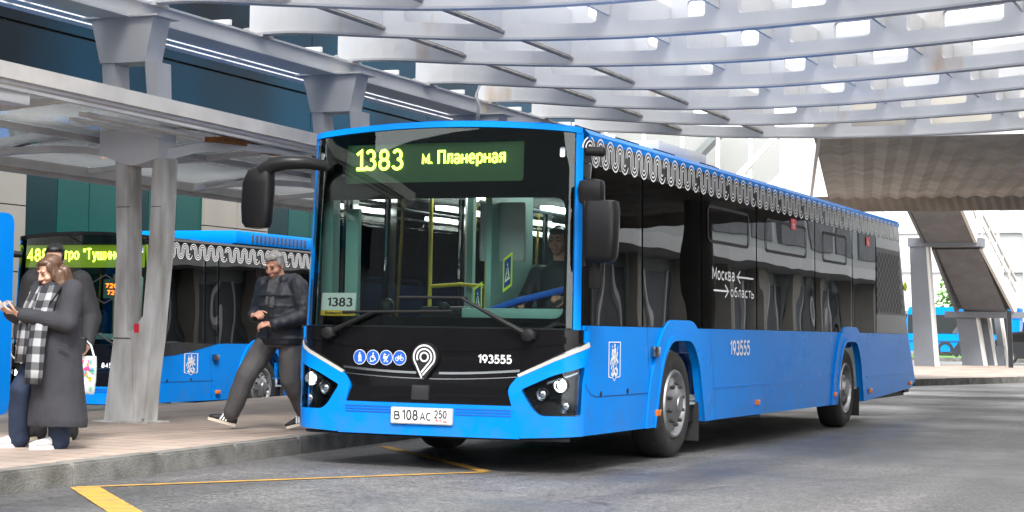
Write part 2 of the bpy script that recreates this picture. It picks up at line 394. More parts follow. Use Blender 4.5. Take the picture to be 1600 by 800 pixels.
def T(name, label, cat, loc=(0, 0, 0), rz=0, group=None, kind=None):
    o = bpy.data.objects.new(name, None); COL.objects.link(o); o.location = loc; o.rotation_euler = (0, 0, rz); o.empty_display_size = .2
    return tag(o, label, cat, group, kind)
def tag(o, label, cat, group=None, kind=None):
    o['label'] = label; o['category'] = cat
    if group: o['group'] = group
    if kind: o['kind'] = kind
    return o
def struct(o): o['kind'] = 'structure'; return o
def copy_tree(o, parent=None):
    c = o.copy(); COL.objects.link(c)
    if parent: c.parent = parent; c.matrix_parent_inverse = o.matrix_parent_inverse
    for ch in list(o.children): copy_tree(ch, c)
    return c

# lettering: a stroke alphabet (cap height 1, x height .72)
def arc(cx, cy, r, a0, a1, n=16): return [(cx+r*math.cos(R(a0+(a1-a0)*i/n)), cy+r*math.sin(R(a0+(a1-a0)*i/n))) for i in range(n+1)]
def oa(cx, cy, rx, ry, a0, a1, n=14): return [(cx+rx*math.cos(R(a0+(a1-a0)*i/n)), cy+ry*math.sin(R(a0+(a1-a0)*i/n))) for i in range(n+1)]
def stroke(mb, pts, w, fn, closed=False):   # flat ribbon along a 2-D polyline mapped by fn(u,v)
    n = len(pts); P = [Vector(p) for p in pts]; base = len(mb.v)
    for i in range(n):
        a = P[(i-1) % n] if closed or i > 0 else None; b = P[(i+1) % n] if closed or i < n-1 else None
        d1 = (P[i]-a).normalized() if a is not None and (P[i]-a).length > 1e-9 else None; d2 = (b-P[i]).normalized() if b is not None and (b-P[i]).length > 1e-9 else None
        d = ((d1 or Vector((0, 0)))+(d2 or Vector((0, 0))))
        d = d.normalized() if d.length > 1e-6 else (d1 or d2)
        nn = Vector((-d.y, d.x)); k = 1/max(.55, abs(d.dot(d1 or d2)))
        nn = nn*w/2*k
        mb.v.append(tuple(fn(*(P[i]-nn)))); mb.v.append(tuple(fn(*(P[i]+nn))))
    for i in range(n if closed else n-1):
        j = (i+1) % n; mb.f.append((base+2*i, base+2*j, base+2*j+1, base+2*i+1))
_h = .72
GL = {
 '0': (.6, [oa(.3, .5, .28, .5, 90, 450, 22)]), '1': (.34, [[(.02, .80), (.30, 1), (.30, 0)]]),
 '2': (.58, [oa(.28, .70, .26, .30, 165, -35)+[(.02, 0), (.57, 0)]]),
 '3': (.58, [oa(.27, .75, .24, .25, 155, -90), oa(.27, .26, .29, .26, 90, -158)]),
 '4': (.62, [[(.46, 0), (.46, 1), (.02, .27), (.62, .27)]]), '5': (.58, [[(.53, 1), (.11, 1), (.06, .53)]+oa(.27, .32, .29, .32, 132, -152)]),
 '7': (.56, [[(.0, 1), (.56, 1), (.18, 0)]]), '8': (.6, [oa(.3, .75, .23, .25, -90, 270, 20), oa(.3, .26, .28, .26, 90, 450, 20)]),
 '9': (.6, [oa(.3, .68, .28, .32, -10, 350, 20), [(.58, .66), (.54, .40), (.26, 0)]]),
 'П': (.6, [[(0, 0), (0, 1), (.6, 1), (.6, 0)]]), 'М': (.74, [[(0, 0), (0, 1), (.37, .25), (.74, 1), (.74, 0)]]), 'Т': (.6, [[(0, 1), (.6, 1)], [(.3, 1), (.3, 0)]]),
 'Б': (.56, [[(.52, 1), (0, 1), (0, 0)]+oa(.28, .29, .28, .29, -90, 90)+[(0, .58)]]),
 'В': (.56, [[(0, 0), (0, 1)]+oa(.27, .77, .23, .23, 90, -90)+[(0, .54)], oa(.28, .27, .28, .27, 90, -90)+[(0, 0)]]),
 'А': (.66, [[(0, 0), (.33, 1), (.66, 0)], [(.12, .32), (.54, .32)]]), 'С': (.6, [oa(.33, .5, .32, .5, 48, 312)]),
 'R': (.56, [[(0, 0), (0, 1)]+oa(.27, .75, .25, .25, 90, -90)+[(0, .5)], [(.25, .5), (.55, 0)]]), 'U': (.58, [[(0, 1)]+oa(.29, .29, .29, .29, 180, 360)+[(.58, 1)]]),
 'S': (.56, [oa(.28, .74, .25, .26, 30, 250)+oa(.28, .26, .27, .26, 75, -150)]),
 'м': (.6, [[(0, 0), (0, _h), (.3, .18), (.6, _h), (.6, 0)]]), '.': (.02, [[(0, 0), (0, .13)]]), ' ': (.22, []),
 'л': (.5, [[(0, .03), (.10, .08), (.17, _h), (.5, _h), (.5, 0)]]), 'а': (.5, [oa(.24, .21, .22, .20, 0, 360), [(.48, 0)]+oa(.25, .48, .23, .24, 0, 150)]),
 'н': (.48, [[(0, 0), (0, _h)], [(.48, 0), (.48, _h)], [(0, .37), (.48, .37)]]), 'е': (.52, [[(.03, .38), (.51, .38)]+oa(.27, .36, .25, .36, 5, 312)]),
 'р': (.52, [[(0, -.26), (0, _h)], oa(.26, .36, .25, .36, 180, 540)]), 'я': (.46, [[(.46, 0), (.46, _h)]+oa(.2, .54, .18, .18, 90, 270)+[(.46, .36)], [(.22, .36), (.0, 0)]]),
 'т': (.46, [[(0, _h), (.46, _h)], [(.23, _h), (.23, 0)]]), 'о': (.54, [oa(.27, .36, .26, .36, 90, 450)]), 'у': (.5, [[(0, _h), (.26, .05)], [(.5, _h), (.22, -.16), (.02, -.25)]]),
 'ш': (.7, [[(0, _h), (0, 0), (.7, 0), (.7, _h)], [(.35, 0), (.35, _h)]]), 'и': (.5, [[(0, _h), (0, 0), (.5, _h), (.5, 0)]]), 'с': (.48, [oa(.27, .36, .26, .36, 45, 315)]),
 'к': (.45, [[(0, 0), (0, _h)], [(.43, _h), (.03, .35), (.46, 0)]]), 'в': (.46, [[(0, 0), (0, _h)]+oa(.22, .55, .18, .17, 90, -90)+[(0, .38)], oa(.24, .19, .22, .19, 90, -90)+[(0, 0)]]),
 'б': (.54, [oa(.27, .31, .26, .31, 90, 450), [(.01, .33), (.04, .68), (.2, .90), (.48, 1.0)]]), 'ь': (.46, [[(0, _h), (0, 0)]+oa(.24, .21, .21, .21, -90, 90)+[(0, .42)]]),
 'ы': (.64, [[(0, _h), (0, 0)]+oa(.22, .21, .2, .21, -90, 90)+[(0, .42)], [(.64, 0), (.64, _h)]]), 'й': (.5, [[(0, _h), (0, 0), (.5, _h), (.5, 0)], oa(.25, .98, .13, .12, 190, 350, 8)]),
 '"': (.16, [[(0, 1), (0, .7)], [(.16, 1), (.16, .7)]]),
}
def text_fit(body, s0, s1, z0, h, mapper, off, m, weight=.12, name='lettering', parent=None, gap=.25):
    """text filling s0..s1, with digits and capitals of height h standing on z0; weight is the stroke width over h"""
    W = sum(GL[c][0] for c in body)+gap*(len(body)-1)
    w = weight*h; kx = (s1-s0-w)/W; kz = (h-w); mb = MB(); x = s0+w/2; n = 0
    for c in body:
        for st_ in GL[c][1]:
            n += 1; oo = off+(n % 5)*.00025
            stroke(mb, [(x+px*kx, z0+w/2+pz*kz) for px, pz in st_], w, lambda u, v, oo=oo: mapper(u, v, oo))
        x += (GL[c][0]+gap)*kx
    return mb.build(name, m, parent, fixn=False)
def disc(mb, cx, cy, r, fn, n=24):
    base = len(mb.v); mb.v.append(tuple(fn(cx, cy)))
    for k in range(n): mb.v.append(tuple(fn(cx+r*math.cos(2*math.pi*k/n), cy+r*math.sin(2*math.pi*k/n))))
    for k in range(n): mb.f.append((base, base+1+k, base+1+(k+1) % n))
def flat(mb, poly, fn, holes=()):
    allp = list(poly)+[p for h in holes for p in h]
    mb.add([fn(*p) for p in allp], tri2(poly, holes))

# ------------------------------------------------------------------ ground, kerbs, markings
def ground():
    xs = [-700, -200, -60, -30, -18, -14, -9, -7.2, -6, -5, -3, -1, 1, 4, 8, 14, 30, 80, 250, 700]
    ys = [-300, -80, -30, -14, -8, -4, 0, 5, 10, 16, 22, 26, 29, 33, 40, 60, 90, 140, 250, 500, 1600]
    def z(x, y):
        a = min(1, max(0, (-4.6-x)/2.2)); b = min(1, max(0, (31-y)/6)); return -.32*a*b
    mb = MB(); n = len(xs)
    mb.add([(x, y, z(x, y)) for y in ys for x in xs], [(j*n+i, j*n+i+1, (j+1)*n+i+1, (j+1)*n+i) for j in range(len(ys)-1) for i in range(n-1)])
    struct(mb.build('road', 'asphalt'))
ground()
def slab(name, poly, z0, z1, m, smooth=None):
    mb = MB(); mb.prism(poly, lambda u, v, w: (u, v, z1-w), z1-z0); return struct(mb.build(name, m, smooth=smooth))
KX = lambda y: -1.29 - (y+3.68)*.088           # road-side kerb line of the boarding platform
FX = lambda y: -6.0 - (y-4)*.15
slab('platform_paving', [(KX(-14)-.16, -14), (KX(25)-.16, 25), (FX(25), 25), (FX(-14), -14)], -.4, .15, 'paving')
def kerb_run(a, b, w, z, seg, ca=1):
    a = Vector(a); b = Vector(b); L = (b-a).length; d = (b-a).normalized(); nrm = Vector((-d.y, d.x, 0)); mb = MB()
    n = int(L/seg)
    for i in range(n):
        p = a+d*(i*seg+.009); q = a+d*((i+1)*seg-.009)
        jit = random.uniform(-.006, .006)
        poly = [p, q, q+nrm*w, p+nrm*w]
        bm = bmesh.new(); vs = [bm.verts.new((v.x, v.y, zz+jit)) for zz in (-.4, z) for v in poly]
        for f in ((3, 2, 1, 0), (4, 5, 6, 7), (0, 1, 5, 4), (1, 2, 6, 5), (2, 3, 7, 6), (3, 0, 4, 7)): bm.faces.new([vs[k] for k in f])
        e = [x for x in bm.edges if all(v.co.z > z-.02 for v in x.verts)]
        bmesh.ops.bevel(bm, geom=e, offset=.016, segments=2, affect='EDGES')
        bm.verts.index_update(); mb.add([v.co for v in bm.verts], [[v.index for v in f.verts] for f in bm.faces]); bm.free()
    return mb
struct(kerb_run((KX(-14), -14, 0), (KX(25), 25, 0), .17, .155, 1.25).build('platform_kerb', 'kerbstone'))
RK = [(-9, 24.5), (-5, 27.6), (-2, 30.3), (-.4, 36.5), (1.4, 46), (2, 58)]
slab('far_paving', [(-10, 26)] + [(x-.2, y+.05) for x, y in RK] + [(-13, 58), (-13, 26)], -.1, .15, 'paving')
mbk = MB()
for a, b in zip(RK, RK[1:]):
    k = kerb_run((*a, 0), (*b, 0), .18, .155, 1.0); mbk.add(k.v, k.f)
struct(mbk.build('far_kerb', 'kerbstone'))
def mark(name, a, b, w):
    a = Vector(a); b = Vector(b); d = (b-a).normalized(); n = Vector((-d.y, d.x))*w/2
    mb = MB(); mb.add([(p.x, p.y, .005) for p in (a-n, b-n, b+n, a+n)], [(0, 1, 2, 3)]); struct(mb.build(name, 'yellow_paint'))
mark('road_marking', (-1.22, -2.95), (.53, -.03), .085)
mark('road_marking', (-1.17, -2.93), (.75, -4.95), .2)
mark('road_marking', (-1.58, 2.34), (.50, .02), .11)
mark('road_marking', (-5.0, 24.0), (3.0, 22.5), .12)
slab('grass_verge', [(-22, 84), (-6.5, 80), (-6.5, 92), (-22, 110)], -.1, .12, 'grass')
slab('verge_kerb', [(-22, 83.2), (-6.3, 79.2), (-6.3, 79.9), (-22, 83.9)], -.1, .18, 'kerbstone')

# ------------------------------------------------------------------ lattice canopy
def crom(pts, n=10):
    out = []; P = [Vector(p) for p in pts]
    for i in range(len(P)-1):
        p0 = P[max(i-1, 0)]; p1 = P[i]; p2 = P[i+1]; p3 = P[min(i+2, len(P)-1)]
        for k in range(n):
            t = k/n
            out.append(.5*((2*p1)+(-p0+p2)*t+(2*p0-5*p1+4*p2-p3)*t*t+(-p0+3*p1-3*p2+p3)*t**3))
    out.append(P[-1]); return out
class Path:
    def __init__(s, pts):
        s.p = [Vector((p[0], p[1])) for p in pts]; s.l = [0]
        for a, b in zip(s.p, s.p[1:]): s.l.append(s.l[-1]+(b-a).length)
    def at(s, t):
        for i in range(len(s.p)-1):
            if t <= s.l[i+1] or i == len(s.p)-2:
                k = (t-s.l[i])/(s.l[i+1]-s.l[i]); d = (s.p[i+1]-s.p[i]).normalized(); return s.p[i]+(s.p[i+1]-s.p[i])*k, Vector((-d.y, d.x))
    def y_at(s, x):
        for a, b in zip(s.p, s.p[1:]):
            if a.x <= x <= b.x: return a.y+(b.y-a.y)*(x-a.x)/(b.x-a.x)
    def s_at(s, x):
        for i, (a, b) in enumerate(zip(s.p, s.p[1:])):
            if a.x <= x <= b.x: return s.l[i]+(s.l[i+1]-s.l[i])*(x-a.x)/(b.x-a.x)
B2 = [(-4.47, 4.55), (-3.85, 4.53), (-3.0, 5.05), (-1.8, 5.66), (-.2, 5.86), (1.6, 5.55), (3.84, 4.8), (6.5, 3.4), (9.5, 1.2), (12.5, -2)]
BEAMS = []
for i in (-8.4, -6.3, -4.2, -2.1): BEAMS.append([(x, y+i) for x, y in B2])
BEAMS.append(B2)
BEAMS.append([(-4.5, 6.68), (-3.88, 6.66), (-3.0, 7.22), (-1.8, 7.78), (-.4, 7.98), (1.0, 7.83), (3.66, 6.9), (6.3, 5.4), (9.3, 3.1), (12.3, 0)])
BEAMS.append([(-4.5, 8.86), (-3.95, 8.84), (-3.0, 9.48), (-2.0, 9.99), (-.6, 10.27), (.6, 10.15), (3.35, 9.2), (6.1, 7.6), (9.1, 5.2), (12.1, 2)])
BEAMS.append([(-4.5, 10.9), (-3.95, 10.9), (-3.0, 11.75), (-1.8, 12.4), (-.4, 12.5), (.8, 12.3), (3.05, 11.35), (6.0, 9.6), (9.0, 7.2), (12, 4)])
BEAMS.append([(-4.5, 12.9), (-3.9, 13.0), (-2.71, 14.05), (-1.6, 14.55), (-.4, 14.62), (.8, 14.4), (2.73, 13.7), (5.8, 11.9), (8.8, 9.4), (11.8, 6)])
BEAMS.append([(-4.5, 14.7), (-3.6, 15.2), (-2.6, 16.1), (-1.26, 16.6), (0, 16.75), (1.2, 16.6), (2.6, 16.05), (5.6, 14.2), (8.6, 11.6), (11.6, 8)])
can = T('lattice_canopy', 'pale grey steel canopy of curved slotted beams spanning over the road', 'canopy', (-4.4, 8, 0))
PATHS = [Path(crom(b, 7)) for b in BEAMS]
RX = [-3.05, -1.87, -.66, .62, 2.05, 3.65, 5.4, 7.3, 9.3]
Z0, Z1 = 4.40, 5.35
for bi, pa in enumerate(PATHS):
    L = pa.l[-1]
    holes = []
    for x0, x1 in zip(RX, RX[1:]):
        a = pa.s_at(x0); b = pa.s_at(x1); g = (b-a)
        a2 = a+g*.17; b2 = b-g*.12
        holes.append(rpoly(rect(a2, Z0+.15, b2, Z0+.74), .05, 3))
    # web: front and back sheets joined, cut along the path so that it bends
    tris = tri2(rect(0, Z0, L, Z1), holes)
    loops = rect(0, Z0, L, Z1)+[p for h in holes for p in h]
    bm = bmesh.new(); vs = [bm.verts.new((a, b, 0)) for a, b in loops]
    for t in tris:
        try: bm.faces.new([vs[k] for k in t])
        except ValueError: pass
    for l in pa.l[1:-1]:
        bmesh.ops.bisect_plane(bm, geom=bm.verts[:]+bm.edges[:]+bm.faces[:], plane_co=(l, 0, 0), plane_no=(1, 0, 0))
    bm.verts.index_update(); th = .07; mb = MB(); n = len(bm.verts)
    vv = [v.co.copy() for v in bm.verts]
    def mp(c, o):
        p, nn = pa.at(c.x); q = p+nn*o; return (q.x, q.y, c.y)
    fs = [[v.index for v in f.verts] for f in bm.faces]
    be = [(e.verts[0].index, e.verts[1].index) for e in bm.edges if e.is_boundary]
    mb.add([mp(c, -th/2) for c in vv]+[mp(c, th/2) for c in vv], fs+[[i+n for i in f[::-1]] for f in fs]+[(a, b, b+n, a+n) for a, b in be])
    bm.free()
    beam = mb.build('cross_beam', 'steel_canopy', can, world=True)
    # bottom flange
    fl = MB(); pts = [pa.at(l) for l in pa.l]
    ring = [[Vector((p.x-n_.x*.07, p.y-n_.y*.07, Z0-.028)), Vector((p.x+n_.x*.07, p.y+n_.y*.07, Z0-.028)), Vector((p.x+n_.x*.07, p.y+n_.y*.07, Z0-.003)), Vector((p.x-n_.x*.07, p.y-n_.y*.07, Z0-.003))] for p, n_ in pts]
    fl.loft(ring); f_ = fl.build('flange', 'steel_plate', beam, world=False); f_.data.transform(Matrix.Translation(-can.location))
    e = pa.p[0]; br = MB(); br.box((-4.42, e.y, 4.365), (.34, .24, .03)); br.box((-4.47, e.y, 4.42), (.1, .05, .1)); br.tube([(-4.52, e.y-.05, 4.36), (-4.52, e.y-.05, 4.46)], .02)
    b_ = br.build('bracket', 'fascia_metal', beam); b_.data.transform(Matrix.Translation(-can.location))
mat('roof_glazing', (.8, .8, .8), .5)
def frosted():
    t = MAT['roof_glazing'].node_tree; N = t.nodes; L = t.links; N.remove(N['Principled BSDF']); o = N['Material Output']
    tl = N.new('ShaderNodeBsdfTranslucent'); tl.inputs[0].default_value = (.62, .625, .63, 1); tr = N.new('ShaderNodeBsdfTransparent'); mx = N.new('ShaderNodeMixShader')
    n = N.new('ShaderNodeTexNoise'); n.inputs['Scale'].default_value = .7; n.inputs['Detail'].default_value = 4
    mr = N.new('ShaderNodeMapRange'); mr.inputs[1].default_value = .3; mr.inputs[2].default_value = .7; mr.inputs[3].default_value = .5; mr.inputs[4].default_value = .8
    L.new(n.outputs['Fac'], mr.inputs[0]); L.new(mr.outputs[0], mx.inputs[0]); L.new(tr.outputs[0], mx.inputs[1]); L.new(tl.outputs[0], mx.inputs[2]); L.new(mx.outputs[0], o.inputs[0])
frosted()
for pa, pb in list(zip(PATHS, PATHS[1:]))[2:]:
    mb = MB(); n = 40
    for i in range(n+1):
        p = pa.at(pa.l[-1]*i/n)[0]; q = pb.at(pb.l[-1]*i/n)[0]; mb.v += [(p.x, p.y, 5.37), (q.x, q.y, 5.37), (p.x, p.y, 5.385), (q.x, q.y, 5.385)]
    for i in range(n): a = 4*i; mb.f += [(a, a+1, a+5, a+4), (a+2, a+6, a+7, a+3)]
    mb.build('roof_panel', 'roof_glazing', can, world=True)
for pa, pb in zip(PATHS, PATHS[1:]):
    for k, x in enumerate(RX):
        y0 = pa.y_at(x)+.045; y1 = pb.y_at(x)-.045
        zl = 4.5 if k < 2 else 4.62
        mb = MB(); mb.box((x, (y0+y1)/2, (zl+5.06)/2), (.035, y1-y0, 5.06-zl)); mb.box((x-.12, (y0+y1)/2, 5.075), (.2, y1-y0, .02))
        pl = mb.build('tie_plate', 'steel_canopy', can, world=True)
        if k < 2:
            t_ = MB(); t_.tube([(x+.03, y0, 4.46), (x+.03, y1, 4.46)], .028, 8); q = t_.build('tube', 'tube_metal', pl); q.data.transform(Matrix.Translation(-can.location))
mb = MB(); mb.box((-4.47, 11, 4.275), (.26, 34, .16)); mb.box((-4.47, 11, 4.183), (.34, 34, .025)); mb.box((-4.47, 11, 4.366), (.34, 34, .022))
mb.build('edge_beam', 'steel_canopy', can, world=True)
mb = MB()
for k in range(7): mb.box((-4.80-k*.225, 11, 4.47), (.165, 34, .03))
for y in [-4+2.1*i for i in range(16)]: mb.box((-5.45, y, 4.52), (1.6, .05, .06))
mb.build('slat_ceiling', 'white_slat', can, world=True)
mb = MB(); mb.tube([(-4.2, 10.3, 4.6), (-4.27, 10.28, 4.42), (-4.2, 10.25, 4.25), (-4.24, 10.3, 4.05), (-4.3, 10.4, 3.95)], .016, 8)
mb.tube([(-4.24, 10.36, 4.6), (-4.3, 10.33, 4.40), (-4.25, 10.3, 4.22), (-4.29, 10.33, 4.04), (-4.34, 10.42, 3.95)], .013, 8)
mb.build('cable', 'steel_plate', can, world=True, smooth=60)

# ------------------------------------------------------------------ support columns
def column(cy):
    t = T('support_column', 'grey twin-leg steel column', 'column', (-4.25, cy, .15))
    Y = cy; th = .25
    fn = lambda u, v, w: (u, Y+w, v)
    def P(nm, poly, m='steel_column', t_=th, y0=0.):
        mb = MB(); mb.prism(poly, lambda u, v, w: (u, Y+y0+w, v), t_); return mb.build(nm, m, t, world=True)
    P('head_block', [(-4.66, 3.72), (-4.13, 3.72), (-4.04, 4.17), (-4.78, 4.17)], t_=.3, y0=-.02)
    mb = MB(); mb.box((-4.41, Y+.13, 4.175), (.9, .4, .018)); mb.build('cap_plate', 'steel_column', t, world=True)
    P('upper_leg', [(-4.60, 3.14), (-4.46, 3.14), (-4.5, 3.72), (-4.65, 3.72)])
    P('upper_leg', [(-4.08, 3.14), (-3.97, 3.14), (-4.0, 3.718), (-4.14, 3.718)])
    P('arm_block', [(-4.63, 2.80), (-4.28, 2.69), (-4.2, 2.69), (-3.93, 2.76), (-3.93, 3.14), (-4.63, 3.17)], t_=.3, y0=-.03)
    P('leg', [(-4.52, .15), (-4.17, .15), (-4.22, .97), (-4.28, 1.05), (-4.29, 1.9), (-4.32, 2.72), (-4.46, 2.76), (-4.42, 1.92), (-4.43, .97)], 'steel_dirty')
    P('leg', [(-4.166, .15), (-4.06, .15), (-4.04, .5), (-3.985, .97), (-3.91, 1.92), (-3.89, 2.76), (-4.02, 2.76), (-4.04, 1.92), (-4.09, 1.2), (-4.215, 1.05), (-4.215, .97)], 'steel_dirty')
    mb = MB(); mb.box((-4.33, Y-.004, .98), (.2, .006, .008)); mb.build('seam', 'black_plastic', t, world=True)
    mb = MB(); mb.box((-4.28, Y+.12, .158), (.62, .42, .016)); bp_ = mb.build('base_plate', 'steel_dirty', t, world=True)
    for x in (-4.55, -4.02): mb = MB(); mb.tube([(x, Y-.06, .16), (x, Y-.06, .20)], .014, 6); mb.build('anchor_bolt', 'tube_metal', t, world=True)
    for z_ in (2.28,):
        for x in (-4.35, -3.965): mb = MB(); mb.box((x, Y-.003, z_), (.16 if x < -4.1 else .11, .004, .006)); mb.build('seam', 'black_plastic', t, world=True)
    # left arms
    def arm(top, bot, m='steel_column', w=.10, y0=.08, dx=0, dy=0):
        poly = bot+top[::-1]
        P('canopy_arm', poly, m, w, y0)
    arm([(-4.63, 3.165), (-5.1, 3.13), (-5.6, 3.06), (-6.0, 2.97), (-6.4, 2.85)], [(-4.63, 3.08), (-5.1, 3.04), (-5.6, 2.96), (-6.0, 2.87), (-6.4, 2.79)])
    arm([(-4.63, 2.87), (-4.9, 2.90), (-5.3, 2.925), (-5.8, 2.915), (-6.2, 2.88)], [(-4.63, 2.80), (-4.9, 2.835), (-5.3, 2.855), (-5.8, 2.85), (-6.2, 2.815)], 'fascia_metal')
    mb = MB(); mb.box((-4.16, Y+.02, 1.08), (.06, .05, .09), bev=.008); mb.build('red_box', 'sticker_red', t, world=True)
    # right arms run out diagonally to the fascia
    def darm(top, bot):
        mb = MB(); poly = bot+top[::-1]
        mb.prism(poly, lambda u, v, w: (-3.93+u*.33-w*.94, Y+.12+u*.94+w*.33, v), .09); mb.build('canopy_arm', 'steel_column', t, world=True)
    darm([(0, 3.15), (.5, 3.13), (1.1, 3.07), (1.9, 2.97)], [(0, 3.10), (.5, 3.08), (1.1, 3.02), (1.9, 2.92)][0:4])
    darm([(0, 2.86), (.4, 2.96), (.9, 3.0), (1.4, 2.995), (1.9, 2.97)], [(0, 2.745), (.4, 2.86), (.9, 2.925), (1.4, 2.93), (1.9, 2.915)])
    return t
c1 = column(2.0); cols = [c1]
for k, y in enumerate((6.3, 10.6, 14.9)):
    c = copy_tree(c1); c.location.y = y; cols.append(c)
for c, l in zip(cols, ('grey twin-leg steel column standing whole between the woman and the walking man', 'grey steel column whose slotted head rises just left of the front bus roof',
                       'grey steel column third along the platform, behind the front bus', 'grey steel column fourth and farthest along the platform')):
    c['label'] = l; c['group'] = 'canopy columns along the platform'

# ------------------------------------------------------------------ passenger shelter
sh = T('passenger_shelter', 'low glass shelter roof with weathered pale fascia above the platform', 'shelter', (-4.5, 4, .15))
a, b = Vector((-2.98, -5, 3.14)), Vector((-3.45, 20, 2.99))
mb = MB(); d = Vector((-.0188, 1, -.006))
mb.beam(a, b, .05, .13); mb.build('fascia', 'fascia_metal', sh, world=True)
mb = MB(); mb.beam(a+Vector((-.07, 0, -.07)), b+Vector((-.07, 0, -.07)), .10, .05); mb.beam(a+Vector((-.2, 0, -.06)), b+Vector((-.2, 0, -.06)), .05, .10)
mb.build('gutter', 'steel_plate', sh, world=True)
def roofz(x): return 3.09 - (-3.3-x)*.075
ys = [-4.4+i*4.3 for i in range(7)]
gl = MB()
for y0, y1 in zip(ys, ys[1:]):
    for x0, x1 in ((-3.3, -4.8), (-4.85, -6.35)):
        P_ = [(x0, y0+.03), (x0, y1-.03), (x1, y1-.03), (x1, y0+.03)]
        gl.add([(x, y, roofz(x)+.035) for x, y in P_]+[(x, y, roofz(x)+.047) for x, y in P_], [(0, 1, 2, 3), (7, 6, 5, 4), (0, 1, 5, 4), (1, 2, 6, 5), (2, 3, 7, 6), (3, 0, 4, 7)])
gl.build('glass_roof', 'shelter_glass', sh, world=True)
for x in (-4.825,): mb = MB(); mb.box((x, 7.5, roofz(x)), (.06, 25, .06)); mb.build('purlin', 'fascia_metal', sh, world=True)
mb = MB(); mb.box((-6.4, 7.5, roofz(-6.4)-.01), (.08, 25, .11)); mb.box((-6.46, 7.5, roofz(-6.4)-.09), (.06, 25, .05)); mb.build('back_edge', 'fascia_metal', sh, world=True)
for y in ys:
    mb = MB(); mb.beam((-3.25, y, roofz(-3.25)+.0), (-6.38, y, roofz(-6.38)+.0), .05, .06); mb.build('rafter', 'fascia_metal', sh, world=True)
mb = MB(); mb.beam((-3.62, .3, 2.99), (-3.6, 2.2, 2.975), .10, .035); mb.beam((-3.75, .3, 2.95), (-3.73, 1.7, 2.94), .05, .03); mb.build('cable_tray', 'fascia_metal', sh, world=True)
mb = MB(); mb.beam((-3.7, 2.6, 3.0), (-3.72, 4.6, 2.98), .22, .05); mb.build('rusty_tray', 'rust', sh, world=True)
for y in (-1.9, 7.2):
    mb = MB(); mb.box((-3.32, y+.3, 2.965), (.16, 1.3, .12), bev=.01); fx = mb.build('lamp_housing', 'steel_plate', sh, world=True)
    mb = MB(); mb.tube([(-3.55, y-.2, 2.89), (-3.55, y+.9, 2.89)], .05, 12); mb.build('lamp_tube', 'tube_metal', sh, world=True, smooth=50)

# ------------------------------------------------------------------ glazed building behind the far lane
# two unseen buildings added beside and behind the camera to shape the bus-glass reflections
def terminal(label, x0, x1, y0, y1, face, h, cat='building'):
    t = T('mirrored_building', label, cat, ((x0+x1)/2, (y0+y1)/2, 0))
    mb = MB(); mb.box(((x0+x1)/2, (y0+y1)/2, h/2), (x1-x0, y1-y0, h)); mb.build('wall', 'interior_grey' if face == 'x' else 'stair_grey', t, world=True)
    L = (y1-y0) if face == 'x' else (x1-x0); n = int(L/5)
    f = (lambda u, d, z: (x0-d, y0+u, z)) if face == 'x' else (lambda u, d, z: (x0+u, y1+d, z))
    dm = (lambda a, b, c: (b, a, c)) if face == 'x' else (lambda a, b, c: (a, b, c))
    for i in range(n):
        mb = MB(); mb.box(f(i*5+2.5, .05, 2.0), dm(4.2, .1, 3.6)); mb.build('shopfront', 'stair_column' if i % 2 else 'stair_grey', t, world=True)
        for q_ in (1.2, 2.6, 3.9): mb = MB(); mb.box(f(i*5+q_, .12, 2.0), dm(.16, .1, 3.7)); mb.build('mullion', 'white_frame', t, world=True)
        mb = MB(); mb.box(f(i*5, .5, 2.4), dm(.6, .6, 4.8)); mb.build('column', 'concrete', t, world=True)
        mb = MB(); mb.box(f(i*5+2.5, .05, 6.4), dm(4.0, .1, 1.5)); mb.build('window', 'stair_grey', t, world=True)
    mb = MB(); mb.box(f(L/2, .9, 4.55), dm(L, 2.2, .5)); mb.build('canopy', 'steel_plate', t, world=True)
    for z in (1.0, 1.25): mb = MB(); mb.box(f(L/2, 2.2, z), dm(L, .08, .08)); mb.build('railing', 'steel_plate', t, world=True)
    return t
terminal('unseen long grey building with an arcade, added to be mirrored in the side windows of the front bus', 17, 24, 0, 110, 'x', 8.5)
terminal('unseen grey building added behind the camera to darken the reflections in the windscreen of the front bus', -60, 30, -62, -46, 'y', 13)
fb = T('glazed_building', 'dark blue glass building behind the far bus lane, with teal and beige wall panels', 'building', (-14, 15, -.32))
mb = MB(); mb.box((-17, 14, 5), (5.6, 66, 11)); mb.build('wall', 'interior_dark', fb, world=True)
for i in range(11):
    for z0, z1 in ((4.35, 6.3), (6.32, 9.9)):
        y0 = -19+i*6; mb = MB(); mb.box((-14.1, y0+3, (z0+z1)/2), (.08, 5.97, z1-z0-.03)); mb.build('glazing', 'dark_facade_glass', fb, world=True)
y = -10; k = 0
seq = [(-10, 4, 'teal'), (4, 7.5, 'beige'), (7.5, 10, 'teal'), (10, 13, 'beige'), (13, 18.7, 'teal'), (18.7, 21.2, 'beige'), (21.2, 27, 'teal'), (27, 31, 'beige'), (31, 44, 'teal')]
for y0, y1, kd in seq:
    n = max(1, round((y1-y0)/(1.25 if kd == 'beige' else .95))); dy = (y1-y0)/n
    for i in range(n):
        if kd == 'beige':
            mb = MB()
            for z0 in (-.3, .85, 2.0, 3.15): mb.box((-14.08, y0+(i+.5)*dy, z0+.57), (.1, dy-.02, 1.13))
            mb.build('wall_panel', 'beige_panel', fb, world=True)
        else:
            mb = MB(); mb.box((-14.12, y0+(i+.5)*dy, 2.0), (.06, dy-.03, 4.6)); mb.build('wall_panel', 'teal_panel' if (i % 3) else 'teal_dark', fb, world=True)

